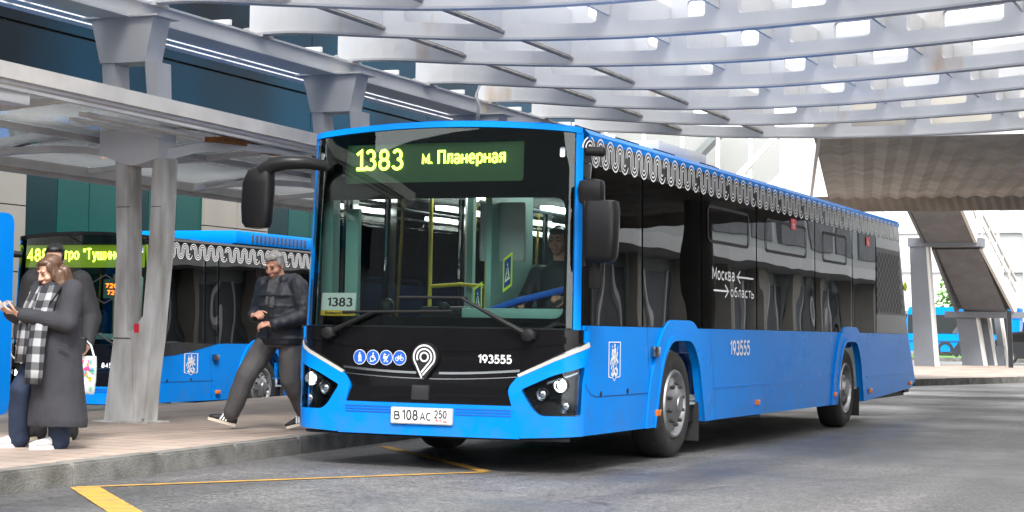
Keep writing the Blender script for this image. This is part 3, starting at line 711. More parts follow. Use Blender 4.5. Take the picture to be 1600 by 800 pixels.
# ------------------------------------------------------------------ overpass with ribbed soffit
ov = T('overpass', 'footbridge deck with brown ribbed soffit crossing above the far end of the road', 'bridge', (4, 24, 0))
def soffit():
    mb = MB(); d = Vector((-.2165, .976)); pr = Vector((.976, .2165)); o = Vector((-1.15, 17.2))
    N_ = 96; per = .2; rows = [0, 14.3]
    def lift(r): return -.0
    for i in range(N_):
        z = 4.42 + (.06 if i % 2 else 0.)
        off = i*per
        for l in (0., 14.3):
            p = o + pr*off + d*(l - off*.235 if l == 0 else l-off*.235)
            mb.v.append((p.x, p.y, z))
    for i in range(N_-1): mb.f.append((2*i, 2*i+1, 2*i+3, 2*i+2))
    mb.build('soffit', 'wood_soffit', ov, world=True)
soffit()
mb = MB(); P4 = [(-1.2, 17.25), (17, 17.1), (14, 31.4), (-4.3, 31.2)]
mb.prism(P4, lambda u, v, w: (u, v, 5.3-w), .8); mb.build('deck', 'concrete', ov, world=True)
mb = MB(); mb.beam((-1.05, 17.05, 4.46), (17, 16.9, 4.46), .06, .13); mb.beam((-1.05, 17.05, 4.46), (-4.75, 31.3, 4.46), .06, .10); mb.build('edge_trim', 'white_frame', ov, world=True)
def skirt():
    mb = MB(); n = 170
    for i in range(n):
        x = -4.75+i*.11; y = 31.25-.01*i*.11
        mb.v += [(x, y-.12+(.03 if i % 2 else 0), 4.5), (x, y+.55+(.03 if i % 2 else 0), 4.17)]
    for i in range(n-1): mb.f.append((2*i, 2*i+2, 2*i+3, 2*i+1))
    mb.build('far_fascia', 'wood_soffit', ov, world=True)
skirt()
for x, y in ((9, 20), (9, 28)):
    mb = MB(); mb.tube([(x, y, 0), (x, y, 4.45)], .35, 20); mb.build('pier', 'concrete', ov, world=True, smooth=40)
mb = MB(); mb.box((-5.75, 33.2, 2.2), (.8, .5, 4.6)); pier2 = mb.build('pier', 'concrete', ov, world=True)

# ------------------------------------------------------------------ glazed stair enclosure left of the overpass
gs = T('stair_enclosure', 'white framed glass stair enclosure rising between the bus roof and the overpass', 'stairway', (-9, 37, 0))
Y0 = 37
mb = MB(); mb.box((-10, Y0+2.6, 3.6), (9.6, .2, 7.2)); mb.build('back_wall', 'pale_panel', gs, world=True)
for i, x in enumerate((-13.2, -12.2, -11.05, -9.9, -8.85, -7.9, -7.0)):
    mb = MB(); mb.box((x, Y0, 3.6), (.09, .1, 7.2)); mb.build('post', 'white_frame', gs, world=True)
for x0, x1 in ((-13.2, -12.2), (-12.2, -11.05), (-11.05, -9.9), (-9.9, -8.85), (-8.85, -7.9), (-7.9, -7.0)):
    mb = MB(); mb.box(((x0+x1)/2, Y0+.02, 3.6), (x1-x0-.1, .015, 7.1)); mb.build('pane', 'stair_glass', gs, world=True)
for z in (5.62,): mb = MB(); mb.box((-12.7, Y0-.08, z+.35), (2.9, .06, .5)); mb.build('lintel', 'steel_plate', gs, world=True)
mb = MB(); mb.beam((-9.35, Y0-.1, 4.4), (-6.9, Y0-.1, 6.9), .07, .16); mb.beam((-8.1, Y0-.1, 4.85), (-7.4, Y0-.1, 4.85), .06, .1); mb.beam((-7.4, Y0-.1, 4.8), (-5.7, Y0-.1, 6.55), .08, .18); mb.beam((-8.8, Y0-.1, 4.1), (-8.1, Y0-.1, 4.85), .07, .12)
mb.build('handrail', 'white_frame', gs, world=True)
mb = MB(); mb.beam((-11, Y0+1.5, 5.2), (-9.2, Y0+1.5, 7), .5, .18); mb.build('flight', 'interior_grey', gs, world=True)
mb = MB(); mb.box((-7.2, Y0-.1, 4.5), (.1, .1, .9)); mb.box((-6.5, Y0-.06, 5.1), (1.5, .1, 1.5), Matrix.Rotation(R(-45), 3, 'Y')); mb.build('stringer', 'pale_panel', gs, world=True)

# ------------------------------------------------------------------ open stair on the right
st = T('open_staircase', 'dark grey concrete staircase seen from below on leaning columns beyond the bus tail', 'staircase', (-5, 52, .15))
def flight(x0, x1, ya, za, xb0, xb1, yb, zb, n):
    mb = MB()
    for i in range(n):
        t = (i+.5)/n; y = ya+(yb-ya)*t; z = za+(zb-za)*t; xa = x0+(xb0-x0)*t; xc = x1+(xb1-x1)*t
        mb.box(((xa+xc)/2, y, z), (xc-xa, abs(yb-ya)/n+.06, abs(zb-za)/n*1.0), None)
    u0 = Vector(((x0+x1)/2, ya, za-.13)); u1 = Vector(((xb0+xb1)/2, yb, zb-.13)); mb.beam(u0, u1, x1-x0-.12, .16)
    mb.build('flight', 'stair_grey', st, world=True)
    for s, (p, q) in enumerate((((x0, ya, za), (xb0, yb, zb)), ((x1, ya, za), (xb1, yb, zb)))):
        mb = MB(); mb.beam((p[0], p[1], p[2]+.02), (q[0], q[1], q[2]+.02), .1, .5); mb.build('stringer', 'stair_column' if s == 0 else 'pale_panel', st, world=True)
    r = MB(); P0 = Vector((x1, ya, za)); P1 = Vector((xb1, yb, zb)); up = Vector((0, 0, 1))
    r.tube([P0+up*1.05, P1+up*1.05], .05, 8); r.tube([P0+up*.65, P1+up*.65], .03, 6)
    for i in range(6): q = P0+(P1-P0)*(i/5); r.tube([q+up*.1, q+up*1.05], .035, 6)
    r.build('railing', 'pale_panel', st, world=True)
flight(-5.72, -4.0, 47.2, 5.9, -5.80, -4.04, 51.4, 4.6, 12)
mb = MB(); mb.box((-5.1, 51.75, 4.42), (2.5, .8, .3)); mb.build('landing', 'stair_column', st, world=True)
flight(-5.6, -3.95, 52.1, 4.4, -5.42, -3.35, 56, 2.2, 16)
mb = MB(); mb.box((-4.4, 56.2, 2.0), (2.9, 1.0, .22)); mb.build('landing', 'stair_column', st, world=True)
def leancol(xt0, xt1, xb0, xb1, y, zt, nm='column', m='stair_column', t=.5):
    mb = MB(); mb.prism([(xb0, .13), (xb1, .13), (xt1, zt), (xt0, zt)], lambda u, v, w: (u, y+w, v), t); mb.build(nm, m, st, world=True)
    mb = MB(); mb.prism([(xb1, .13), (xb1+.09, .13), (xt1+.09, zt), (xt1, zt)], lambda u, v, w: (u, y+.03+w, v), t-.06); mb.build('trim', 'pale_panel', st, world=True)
leancol(-6.3, -5.75, -6.1, -5.4, 51.4, 4.3)
leancol(-5.45, -4.75, -5.2, -4.45, 55.8, 1.9)
leancol(-4.75, -4.5, -4.5, -4.2, 56.8, 1.9, t=.4)
leancol(-4.3, -4.1, -4.08, -3.85, 57.2, 1.9, t=.4)
mb = MB(); mb.box((-4.25, 57.05, .5), (.7, .2, .75)); mb.build('base_panel', 'stair_column', st, world=True)
mb = MB(); mb.tube([(-3.02, 52.6, .13), (-3.1, 52.6, 2.1)], .085, 12); tag(mb.build('steel_post', 'car_paint', smooth=50), 'slim dark post under the lower stair landing', 'post')
sc = T('glass_screen', 'tall clear glass screen with thin white frames right of the open staircase', 'glass screen', (-4, 60, .15))
for x in (-4.6, -3.6, -2.6, -1.8):
    mb = MB(); mb.box((x, 60, 4.4), (.07, .07, 5.2)); mb.build('post', 'white_frame', sc, world=True)
for x in (-4.1, -3.1, -2.2):
    mb = MB(); mb.box((x, 60.02, 4.4), (.88 if x != -2.2 else .7, .02, 5.1)); mb.build('pane', 'stair_glass', sc, world=True)
mb = MB(); mb.beam((-4.4, 59.9, 6.6), (-2.0, 59.9, 2.2), .05, .08); mb.build('handrail', 'steel_plate', sc, world=True)
s2 = T('glass_screen', 'slanting glazed side wall behind the first leaning stair column', 'glass screen', (-5.6, 56, .15))
mb = MB(); mb.prism([(-5.7, 1.6), (-4.6, 3.2), (-4.6, 4.2), (-5.7, 4.6)], lambda u, v, w: (u, 57.5+w, v), .02); mb.build('pane', 'stair_glass', s2, world=True)
mb = MB(); mb.beam((-5.8, 57.4, 1.3), (-4.5, 57.4, 3.0), .08, .14); mb.beam((-5.8, 57.4, .5), (-4.5, 57.4, 2.2), .08, .3); mb.build('handrail', 'stair_column', s2, world=True)

def far_bus(label, x, y, L, rz):
    t = T('parked_bus', label, 'bus', (x, y, 0 if y > 20 else -.42), R(rz), 'blue buses parked beyond the platforms')
    mb = MB(); mb.prism(rpoly([(0, .35), (L, .35), (L, 2.95), (.25, 2.95), (0, 1.4)], .15), lambda u, v, w: (u, w-1.25, v), 2.5); mb.build('body', 'blue_paint', t, smooth=35)
    for i in range(int(L/1.5)):
        mb = MB(); mb.box((.9+i*1.5, -1.262, 1.95), (1.35, .02, 1.1), bev=.008); mb.build('window', 'car_paint', t)
    mb = MB(); mb.box((-.0, 0, 1.9), (.12, 2.2, 1.3), Matrix.Rotation(R(6), 3, 'Y')); mb.build('windscreen', 'car_paint', t)
    mb = MB(); mb.box((L/2, -1.268, .95), (L*.9, .012, .08)); mb.build('stripe', 'dark_blue', t)
    for q in (2.4, L-3): mb = MB(); mb.lathe([(.3, -1.27), (.47, -1.27), (.48, -1.2), (.48, -1.0)], (q, 0, .48), 'y', 20); mb.lathe([(.3, -1.24), (.001, -1.24)], (q, 0, .48), 'y', 12); mb.build('wheel', 'rubber', t)
far_bus('blue bus parked beyond the grass strip, left of the leaning columns', -15.5, 98, 6.6, 0)
far_bus('long blue bus parked behind the dark car', -8.4, 96, 12, 0)
def car(label, x, y):
    t = T('parked_car', label, 'car', (x, y, 0))
    prof = [(0.05, .35), (.0, .75), (.12, 1.0), (.75, 1.42), (1.5, 1.5), (2.5, 1.45), (3.2, 1.02), (4.2, .88), (4.4, .6), (4.35, .3), (.3, .25)]
    mb = MB(); mb.prism(rpoly(prof, .12), lambda u, v, w: (u, w-.88, v), 1.76); mb.build('body', 'car_paint', t, smooth=30)
    mb = MB(); mb.prism(rpoly([(.55, 1.02), (.95, 1.36), (1.6, 1.42), (2.4, 1.38), (2.95, 1.02)], .05), lambda u, v, w: (u, -.885+w, v), .01); mb.build('window', 'side_glass', t)
    mb = MB(); mb.box((.12, -.84, .86), (.22, .1, .16), bev=.03); mb.build('tail_light', 'sticker_red', t)
    for q in (.85, 3.45):
        mb = MB(); mb.lathe([(.22, -.90), (.31, -.90), (.33, -.86), (.33, -.68)], (q, 0, .33), 'y', 20); w_ = mb.build('wheel', 'rubber', t)
        mb = MB(); mb.lathe([(.22, -.895), (.12, -.87), (.001, -.89)], (q, 0, .33), 'y', 10); mb.build('rim', 'hub_metal', w_)
car('dark car with red tail light parked beside the stair posts', -6.75, 73)
far_bus('blue bus cut off by the left edge, only its rounded rear corner showing', -10.25, -3.74, 10, 90)
sg = T('advert_board', 'yellow and blue board on the pale wall at the right edge', 'sign', (-3.4, 72, 0))
mb = MB(); mb.box((-2.0, 72, 2.6), (3.0, .12, 4.6)); mb.build('board', 'pale_panel', sg, world=True)
mb = MB(); mb.box((-2.0, 71.92, 4.15), (2.9, .04, .4)); mb.box((-2.0, 71.92, 2.85), (2.9, .04, .35)); mb.build('yellow_band', 'sign_lime', sg, world=True)
mb = MB(); mb.box((-2.0, 71.92, 3.75), (2.9, .04, .38)); mb.build('blue_band', 'sticker_blue', sg, world=True)

def tree(x, y, h, label):
    t = T('street_tree', label, 'tree', (x, y, 0), 0, 'trees far beyond the bus park')
    rnd = random.Random(int(x*10+y)); mb = MB(); mb.tube([(0, 0, 0), (.05, 0, h*.4), (.1, .05, h*.75)], [.16, .12, .05], 8)
    for i in range(7):
        a = rnd.random()*6.28; z = h*rnd.uniform(.35, .65); mb.tube([(0.05, 0, z), (math.cos(a)*h*.22, math.sin(a)*h*.22, z+h*.22)], [.05, .02], 5)
    mb.build('trunk', 'hair_brown', t)
    mb = MB()
    for i in range(900):
        a = rnd.random()*6.28; ph = math.acos(rnd.uniform(-1, 1)); rr = h*.34*rnd.random()**.4*(1+.35*math.sin(3*a)*math.sin(2*ph))
        c = Vector((rr*math.sin(ph)*math.cos(a), rr*math.sin(ph)*math.sin(a), h*.68+rr*.9*math.cos(ph))); d = Vector((rnd.gauss(0, 1), rnd.gauss(0, 1), rnd.gauss(0, 1))).normalized(); e = d.orthogonal().normalized(); g = d.cross(e); k = .16
        mb.add([c-e*k, c+g*k*.6, c+e*k, c-g*k*.6], [(0, 1, 2, 3)])
    mb.build('crown', 'grass', t, fixn=False)
tree(-14.5, 112, 5.5, 'small green tree left of the far blue buses'); tree(-6.0, 118, 6.5, 'green tree behind the long blue bus'); tree(-2.5, 110, 5, 'green tree at the right edge behind the dark car')
hl = T('glass_hall', 'pale glazed hall with thin white mullions behind the open staircase', 'building', (-8, 150, 0))
mb = MB(); mb.box((-12, 156, 8), (60, 10, 16)); mb.build('wall', 'pale_panel', hl, world=True)
for i in range(20): mb = MB(); mb.box((-40+i*3, 150.9, 8), (.25, .2, 16)); mb.build('mullion', 'white_frame', hl, world=True)
for z in (3.6, 7, 10.4): mb = MB(); mb.box((-12, 150.85, z), (60, .2, .3)); mb.build('transom', 'steel_plate', hl, world=True)

# ------------------------------------------------------------------ buses
A0 = math.atan(.126); RC = .2/(1-math.sin(A0)); S1 = 1.05; S2 = S1+RC*(math.pi/2-A0)
XC = 1.25-RC; YC = .06*1.05**2+RC*math.cos(A0); SOFF = S2-YC
def plan(s):
    a = abs(s); g = 1 if s >= 0 else -1
    if a <= S1: x, y = a, .06*a*a; nx, ny = .12*a, -1
    elif a <= S2:
        t = A0+(a-S1)/RC; x = XC+RC*math.sin(t); y = YC-RC*math.cos(t); nx, ny = math.sin(t), -math.cos(t)
    else: x, y, nx, ny = 1.25, YC+(a-S2), 1, 0
    l = math.hypot(nx, ny); return g*x, y, g*nx/l, ny/l
def yr(z): return 13.62-(z-.45)*.85 if z < 1.17 else 13.0-(z-1.17)*.41
def M(s, z, o=0.):
    x, y, nx, ny = plan(s)
    t = max(0, (z-1.17)/1.6); x *= 1-.022*t
    k = max(0., 1-y/1.2); y += .085*t*k
    if z < .85: y -= .035*min(1, (.85-z)/.25)*max(0, 1-y/.5)
    return (x+nx*o, y+ny*o, z)
Sy = lambda y: y+SOFF
CUT = [i*.07 for i in range(-22, 23)]
def sheet(outline, holes=(), o=0., t=.02, mapper=M, cs=CUT, cz=(), mb=None):
    if area2(outline) < 0: outline = outline[::-1]
    loops = list(outline)+[p for h in holes for p in h]
    bm = bmesh.new(); vs = [bm.verts.new((a, b, 0)) for a, b in loops]
    for f in tri2(outline, holes):
        try: bm.faces.new([vs[k] for k in f])
        except ValueError: pass
    lo = min(p[0] for p in outline); hi = max(p[0] for p in outline)
    for c in cs:
        if lo < c < hi: bmesh.ops.bisect_plane(bm, geom=bm.verts[:]+bm.edges[:]+bm.faces[:], plane_co=(c, 0, 0), plane_no=(1, 0, 0))
    for c in cz: bmesh.ops.bisect_plane(bm, geom=bm.verts[:]+bm.edges[:]+bm.faces[:], plane_co=(0, c, 0), plane_no=(0, 1, 0))
    bm.verts.index_update(); n = len(bm.verts)
    vv = [v.co.copy() for v in bm.verts]; fs = [[v.index for v in f.verts] for f in bm.faces]
    be = [(l.vert.index, l.link_loop_next.vert.index) for e in bm.edges if e.is_boundary for l in e.link_loops]
    bm.free(); mb = mb or MB()
    mb.add([mapper(c.x, c.y, o) for c in vv]+[mapper(c.x, c.y, o-t) for c in vv], fs+[tuple(i+n for i in f[::-1]) for f in fs]+[(b, a, a+n, b+n) for a, b in be])
    return mb
def wheel(nm, y, side, root, r=.482, cover='cover'):
    """front = domed cover with bolts"""
    sx = side; X = 1.20*side
    t = MB()
    w = .27
    prof = [(.30, 0), (.33, .012), (.40, .022), (.445, .012), (.472, -.015), (r, -.05), (r, -w+.05), (.465, -w+.015), (.40, -w), (.30, -w)]
    t.lathe([(a, h*sx) for a, h in prof], (X, y, r), 'x', 40)
    for g in (-.09, -.135, -.18):
        t.lathe([(r+.002, (g-.006)*sx), (r-.02, g*sx), (r+.002, (g+.006)*sx)], (X, y, r), 'x', 40)
    ty = t.build(nm, 'rubber', root, smooth=40)
    h = MB()
    if cover == 'cover': pf = [(.31, .004), (.30, .022), (.285, .024), (.27, .012), (.25, -.02), (.2, .0), (.15, .03), (.10, .055), (.075, .06), (.07, .07), (0.001, .072)]
    else: pf = [(.31, .004), (.30, .018), (.285, .014), (.265, -.06), (.23, -.10), (.17, -.085), (.165, -.02), (.12, -.01), (.11, .03), (0.001, .035)]
    h.lathe([(a, b*sx) for a, b in pf], (X, y, r), 'x', 40); hub = h.build('rim', 'hub_metal', ty, smooth=35)
    b = MB(); hh = (.005 if cover == 'cover' else -.075)*sx; rr = .185 if cover == 'cover' else .205
    b.lathe([(.017, hh), (.017, hh+.035*sx), (.011, hh+.042*sx), (.001, hh+.042*sx)], (0, 0, 0), 'x', 8)
    me = None
    for k in range(10):
        a = 2*math.pi*(k+.5)/10
        if me is None: o = b.build('wheel_nut', 'bolt_metal', ty, smooth=30); me = o.data
        else: o = bpy.data.objects.new('wheel_nut', me); COL.objects.link(o); o.parent = ty
        o.location = (X, y+rr*math.cos(a), r+rr*math.sin(a))
    return ty
def arch_poly(yc, lo, hi, top, zb=.2):      # trapezoid with rounded top
    return [(yc-lo, zb), (yc+lo, zb), (yc+hi+.03, top-.22), (yc+hi*.62, top), (yc-hi*.62, top), (yc-hi-.03, top-.22)]
YW = (2.604, 9.366)
def pix_icon(kind, mb, c, r, fn):
    cx, cz = c
    S = lambda pts, w: stroke(mb, [(cx+a*r, cz+b*r) for a, b in pts], w*r, fn)
    if kind == 0:
        disc(mb, cx, cz+.62*r, .13*r, fn, 10); S([(0, .45), (0, -.05)], .3); S([(-.12, .4), (-.25, -.05)], .12); S([(.12, .4), (.3, 0)], .12); S([(-.07, 0), (-.14, -.7)], .15); S([(.07, 0), (.12, -.7)], .15); S([(.3, 0), (.33, -.7)], .07)
    elif kind == 1:
        disc(mb, cx+.1*r, cz+.62*r, .13*r, fn, 10); S([(.05, .45), (.0, 0), (.35, -.02), (.5, -.45)], .17); S([(.05, .25), (.35, .2)], .1)
        S(arc(-.05, -.22, .4, 100, 340, 14), .11); S([(-.5, -.7), (-.1, -.62)], .09)
    elif kind == 2:
        disc(mb, cx-.25*r, cz+.52*r, .13*r, fn, 10); S(arc(-.1, .1, .33, 180, 360, 10)+[(-.43, .1)], .2); S(arc(-.1, .15, .3, 60, 170, 8), .14); S([(.2, .0), (.5, .45), (.65, .4)], .1); S([(-.2, -.2), (.2, -.55)], .08); S([(.2, -.15), (-.2, -.55)], .08)
        for x in (-.25, .25): S(arc(x, -.6, .1, 0, 360, 8), .07)
    else:
        for x in (-.42, .42): S(arc(x, -.15, .27, 0, 360, 14), .09)
        S([(-.42, -.15), (-.15, .25), (.25, .25), (0, -.15), (-.42, -.15)], .08); S([(0, -.15), (-.2, .42)], .08); S([(.42, -.15), (.2, .45), (.38, .5)], .08)
def crest_mesh(s0, s1, z0, z1, mapper, off, root, m='white_decal'):
    mb = MB(); fn = lambda u, v: mapper(s0+u*(s1-s0), z0+v*(z1-z0), off)
    out = rpoly([(0, 1), (0, .1), (.34, .09), (.5, 0), (.66, .09), (1, .1), (1, 1)], [0, .08, .03, 0, .03, .08, 0], 3)
    inn = [(.5+(a-.5)*.86, .51+(b-.51)*.945) for a, b in out]
    flat(mb, out[::-1] if area2(out) < 0 else out, fn, [inn])
    # a mounted rider as light patches: horse, rider, cape, spear, serpent
    for poly in ([(.3, .48), (.42, .56), (.6, .55), (.72, .62), (.78, .72), (.7, .74), (.6, .66), (.5, .7), (.38, .68), (.28, .58)],
                 [(.44, .66), (.6, .68), (.62, .82), (.52, .86), (.42, .80)], [(.47, .86), (.56, .86), (.57, .93), (.50, .96), (.46, .92)],
                 [(.28, .82), (.42, .8), (.4, .7), (.26, .62)], [(.3, .5), (.36, .5), (.3, .32), (.2, .3)], [(.44, .55), (.52, .55), (.48, .36), (.36, .28), (.36, .34)],
                 [(.58, .56), (.68, .6), (.82, .5), (.78, .44)], [(.55, .55), (.62, .55), (.66, .4), (.6, .4)], [(.25, .62), (.3, .58), (.18, .4), (.14, .46)]):
        flat(mb, poly if area2(poly) > 0 else poly[::-1], fn)
    for pts, w in (([(.78, .88), (.34, .2)], .03), ([(.24, .2), (.4, .16), (.5, .24), (.6, .15), (.72, .2), (.74, .28), (.64, .32)], .085), ([(.3, .26), (.5, .3), (.7, .36)], .05), ([(.3, .9), (.36, .84)], .04)):
        stroke(mb, pts, w, fn)
    return mb.build('crest', m, root, fixn=False)
def wave_band(y0, y1, zc, root, amp=.05, per=.25, up=False):
    mb = MB(); fn = lambda u, v: M(Sy(u), v, .006)
    R0 = per/4; n = int((y1-y0)/per); i = 0
    while i < n:
        g = min(4, n-i)
        for off in (-.033, 0, .033):
            pts = []
            for k in range(2*g):
                c = y0+(i+.5*k+.25)*per; top = (k % 2 == 0)
                rr = R0+(off if top else -off)
                a = (180, 0) if top else (180, 360)
                zz = zc+amp if top else zc-amp
                pts += arc(c, zz, rr, a[0], a[1], 9)
            pts = pts[(0 if off >= 0 else 2):(len(pts)-(1 if off else 4))]
            stroke(mb, pts, .0125, fn)
        i += g
    return mb.build('band_pattern', 'white_decal', root, fixn=False)

def seat(root, x, y, z, m='seat_blue'):
    mb = MB(); mb.box((x, y, z+.42), (.42, .42, .09), bev=.03); mb.box((x, y+.2, z+.75), (.42, .08, .66), Matrix.Rotation(R(-8), 3, 'X'), bev=.03)
    mb.box((x, y, z+.2), (.06, .3, .4)); mb.tube([(x-.18, y+.26, z+1.05), (x-.12, y+.27, z+1.14), (x+.12, y+.27, z+1.14), (x+.18, y+.26, z+1.05)], .014, 6)
    return mb.build('passenger_seat', m, root, smooth=40)

def make_bus(label, kind, group, loc):
    main = kind == 'main'
    yw = YW if main else (3.35, 9.7)
    root = T('city_bus', label, 'bus', (0, 0, 0), group=group)
    B = lambda mb, n, m, par=root, smooth=35: mb.build(n, m, par, smooth=smooth)
    ZT = 2.64                              # top of the band / windscreen
    # ---- side skins (both sides): lower body, glass strip, band
    arches = [arch_poly(y, .72, .50, 1.05) for y in yw]
    def sidepoly():
        p = [(.20, .30)]
        for a in arches:
            a = rpoly(a, [0, 0, .2, .18, .18, .2], 4)
            # order: from low-left up over and down right
            pts = [q for q in a]
            left = [q for q in pts if q[0] <= sum(x for x, z in pts)/len(pts)]
            cx = (min(x for x, z in pts)+max(x for x, z in pts))/2
            pts = sorted(pts, key=lambda q: math.atan2(q[1]-.3, -(q[0]-cx)))
            pts = [(x, max(z, .3)) for x, z in pts if z > .21]
            p += [(cx-.72, .30)]+[q for q in pts if q[1] > .31]+[(cx+.72, .30)]
        p += [(10.6, .31), (13.2, .40), (yr(.5), .5), (yr(1.165), 1.165), (.20, 1.165)]
        return p
    sp_ = sidepoly()
    mb = sheet([(Sy(y), z) for y, z in sp_], t=.05); body = B(mb, 'side_panel', 'blue_paint')
    sheetR = lambda poly, **k: sheet([(-Sy(y), z) for y, z in poly], **k)
    B(sheetR(sp_, t=.05), 'side_panel', 'blue_paint')
    # arch lips
    for i, yc in enumerate(yw):
        inn = [q for q in rpoly(arch_poly(yc, .72, .50, 1.05, .3), [0, 0, .2, .18, .18, .2], 4)]
        out = [q for q in rpoly(arch_poly(yc, .74, .52, 1.10, .3), [0, 0, .2, .18, .18, .2], 4)]
        out2 = rpoly([(yc-.93, .3), (yc+.93, .3), (yc+.84, .72), (yc+.60, 1.08), (yc+.36, 1.235), (yc-.36, 1.235), (yc-.60, 1.08), (yc-.84, .72)], [0, 0, .2, .2, .15, .15, .2, .2], 4)
        for sg in (1, -1):
            ring = [(sg*Sy(y), z) for y, z in out2]; hole = [(sg*Sy(y), z) for y, z in inn]
            # open bottom: notch polygon
            def notch(o_, i_):
                cx = yc
                o2 = sorted([q for q in o_ if q[1] > .305], key=lambda q: math.atan2(q[1]-.3, -(q[0]-cx)))
                i2 = sorted([q for q in i_ if q[1] > .305], key=lambda q: math.atan2(q[1]-.3, -(q[0]-cx)))
                return [(yc-.93, .3)]+o2+[(yc+.93, .3), (yc+.72, .3)]+i2[::-1]+[(yc-.72, .3)]
            pl = [(sg*Sy(y), z) for y, z in notch(out2, inn)]
            B(sheet(pl, o=.022, t=.02), 'arch_lip', 'blue_paint')
            pl2 = [(sg*Sy(y), z) for y, z in notch(out, inn)]
            pl2 = [(sg*Sy(y), z) for y, z in [(yc-.74, .3)]+sorted([q for q in out if q[1] > .305], key=lambda q: math.atan2(q[1]-.3, -(q[0]-yc)))+[(yc+.74, .3), (yc+.72, .3)]+sorted([q for q in inn if q[1] > .305], key=lambda q: math.atan2(q[1]-.3, -(q[0]-yc)))[::-1]+[(yc-.72, .3)]]
            B(sheet(pl2, o=.032, t=.02), 'arch_lip', 'blue_paint')
        mb = MB(); mb.box((0, yc, .72), (2.0, 1.50, .8)); B(mb, 'wheel_housing', 'interior_dark')
    # glass strip
    dip = (lambda poly: poly) if main else None
    divs = [.16, 1.57, 3.25, 5.15, 7.62, 9.53, 10.9]
    zb = 1.17; zt = 2.44
    if main:
        gpolys = [[(a+.02, zb), (b-.02, zb), (b-.02, zt), (a+.02, zt)] for a, b in zip(divs, divs[1:])]
    else:
        divs = [.16, 1.57, 1.95, 3.25, 5.15, 7.62, 9.53, 10.9]
        gpolys = [[(a+.02, zb), (b-.02, zb), (b-.02, zt), (a+.02, zt)] for a, b in zip(divs, divs[1:])]
    for gp in gpolys: B(sheet([(Sy(y), z) for y, z in gp], o=.004, t=.006), 'window', 'side_glass')
    # black reveals between panes and round them
    reveal_out = [(.14, 1.166), (yr(1.166)-.02, 1.166), (yr(2.45)-.02, 2.45), (.14, 2.45)]
    holes = [[(a+.075, zb+.05), (b-.075, zb+.05), (b-.075, zt-.04), (a+.075, zt-.04)] for a, b in zip(divs, divs[1:])]
    B(sheet([(Sy(y), z) for y, z in reveal_out], [[(Sy(y), z) for y, z in h] for h in holes], o=-.004, t=.03), 'window_surround', 'black_gloss')
    # rear dark panel behind the grille
    B(sheet([(Sy(y), z) for y, z in [(10.92, zb), (yr(zb)-.03, zb), (yr(zt)-.03, zt), (10.92, zt)]], o=.004, t=.006), 'rear_quarter_panel', 'band_gloss')
    if not main: B(sheet([(Sy(y), z) for y, z in [(.14, .97), (.7, .99), (1.3, 1.06), (1.95, 1.165), (.14, 1.165)]], o=.004, t=.01), 'window_apron', 'band_gloss')
    # far side: door panes and windows
    dR = [.20, .95, 1.70, 3.3, 4.6, 5.5, 6.4, 7.9, 9.4, 10.9]
    gR = [[(a+.03, (.42 if i in (0, 1, 5, 6) and False else 1.17)), (b-.03, 1.17), (b-.03, zt), (a+.03, zt)] for i, (a, b) in enumerate(zip(dR, dR[1:]))]
    for gp in gR: B(sheetR(gp, o=.004, t=.006), 'window', 'clear_glass' if main else 'side_glass')
    holes = [[(a+.06, zb+.04), (b-.06, zb+.04), (b-.06, zt-.04), (a+.06, zt-.04)] for a, b in zip(dR, dR[1:])]
    B(sheet([(-Sy(y), z) for y, z in reveal_out], [[(-Sy(y), z) for y, z in h] for h in holes], o=-.004, t=.03), 'window_surround', 'black_gloss')
    # band
    band = [(.10, 2.452), (yr(2.452)-.01, 2.452), (yr(ZT)-.01, ZT), (.10, ZT)]
    bn = B(sheet([(Sy(y), z) for y, z in band], o=.003, t=.02), 'side_band', 'band_gloss')
    B(sheetR(band, o=.003, t=.02), 'side_band', 'band_gloss')
    wave_band(.2, 12.35, 2.548, root, amp=.022, per=.245)
    # ---- roof
    def roof(y, wdt=1.0):
        k = .085*max(0, 1-y/1.2); b = []
        t = (ZT-1.17)/1.6; X = 1.25*(1-.022*t)
        prof = [(X+.004, ZT), (X+.006, ZT+.045), (X-.02, ZT+.08), (X-.10, ZT+.10), (X-.35, ZT+.128), (.45, ZT+.152), (0, ZT+.162)]
        return prof, k
    rings = []
    ysr = [0, .03, .1, .25, .6, 2, 5, 9, 12.3, yr(ZT)+.05]
    for yy in ysr:
        prof, k = roof(yy); ring = []
        full = [(-x, z) for x, z in prof]+[(x, z) for x, z in prof[::-1][1:]]
        for x, z in full:
            # keep to the front curve
            px = min(abs(x), 1.249); sfront = px if px <= S1 else None
            if px <= S1: yf = .06*px*px
            else:
                tt = math.asin(min(1, (px-XC)/RC)) if px > XC else A0; yf = YC-RC*math.cos(tt)
            drop = 0
            ymin = yf+.092
            ring.append((x, max(yy+ymin*(1-min(1, yy/.6)) if yy < .6 else yy, 0), z-drop))
        rings.append(ring)
    mb = MB(); mb.loft(rings, cap=True); B(mb, 'roof', 'blue_paint' if main or kind == 'third' else 'black_gloss', smooth=30)
    # front brow strip
    ztop = lambda s: 2.80-.062*(s/1.2)**2
    bs = [-Sy(.16)+2*Sy(.16)*i/24 for i in range(25)]
    B(sheet([(s, ztop(s)-.052) for s in bs]+[(s, ztop(s)-.004) for s in bs[::-1]], o=.012, t=.05), 'roof_brow', 'blue_paint' if main else 'black_gloss')
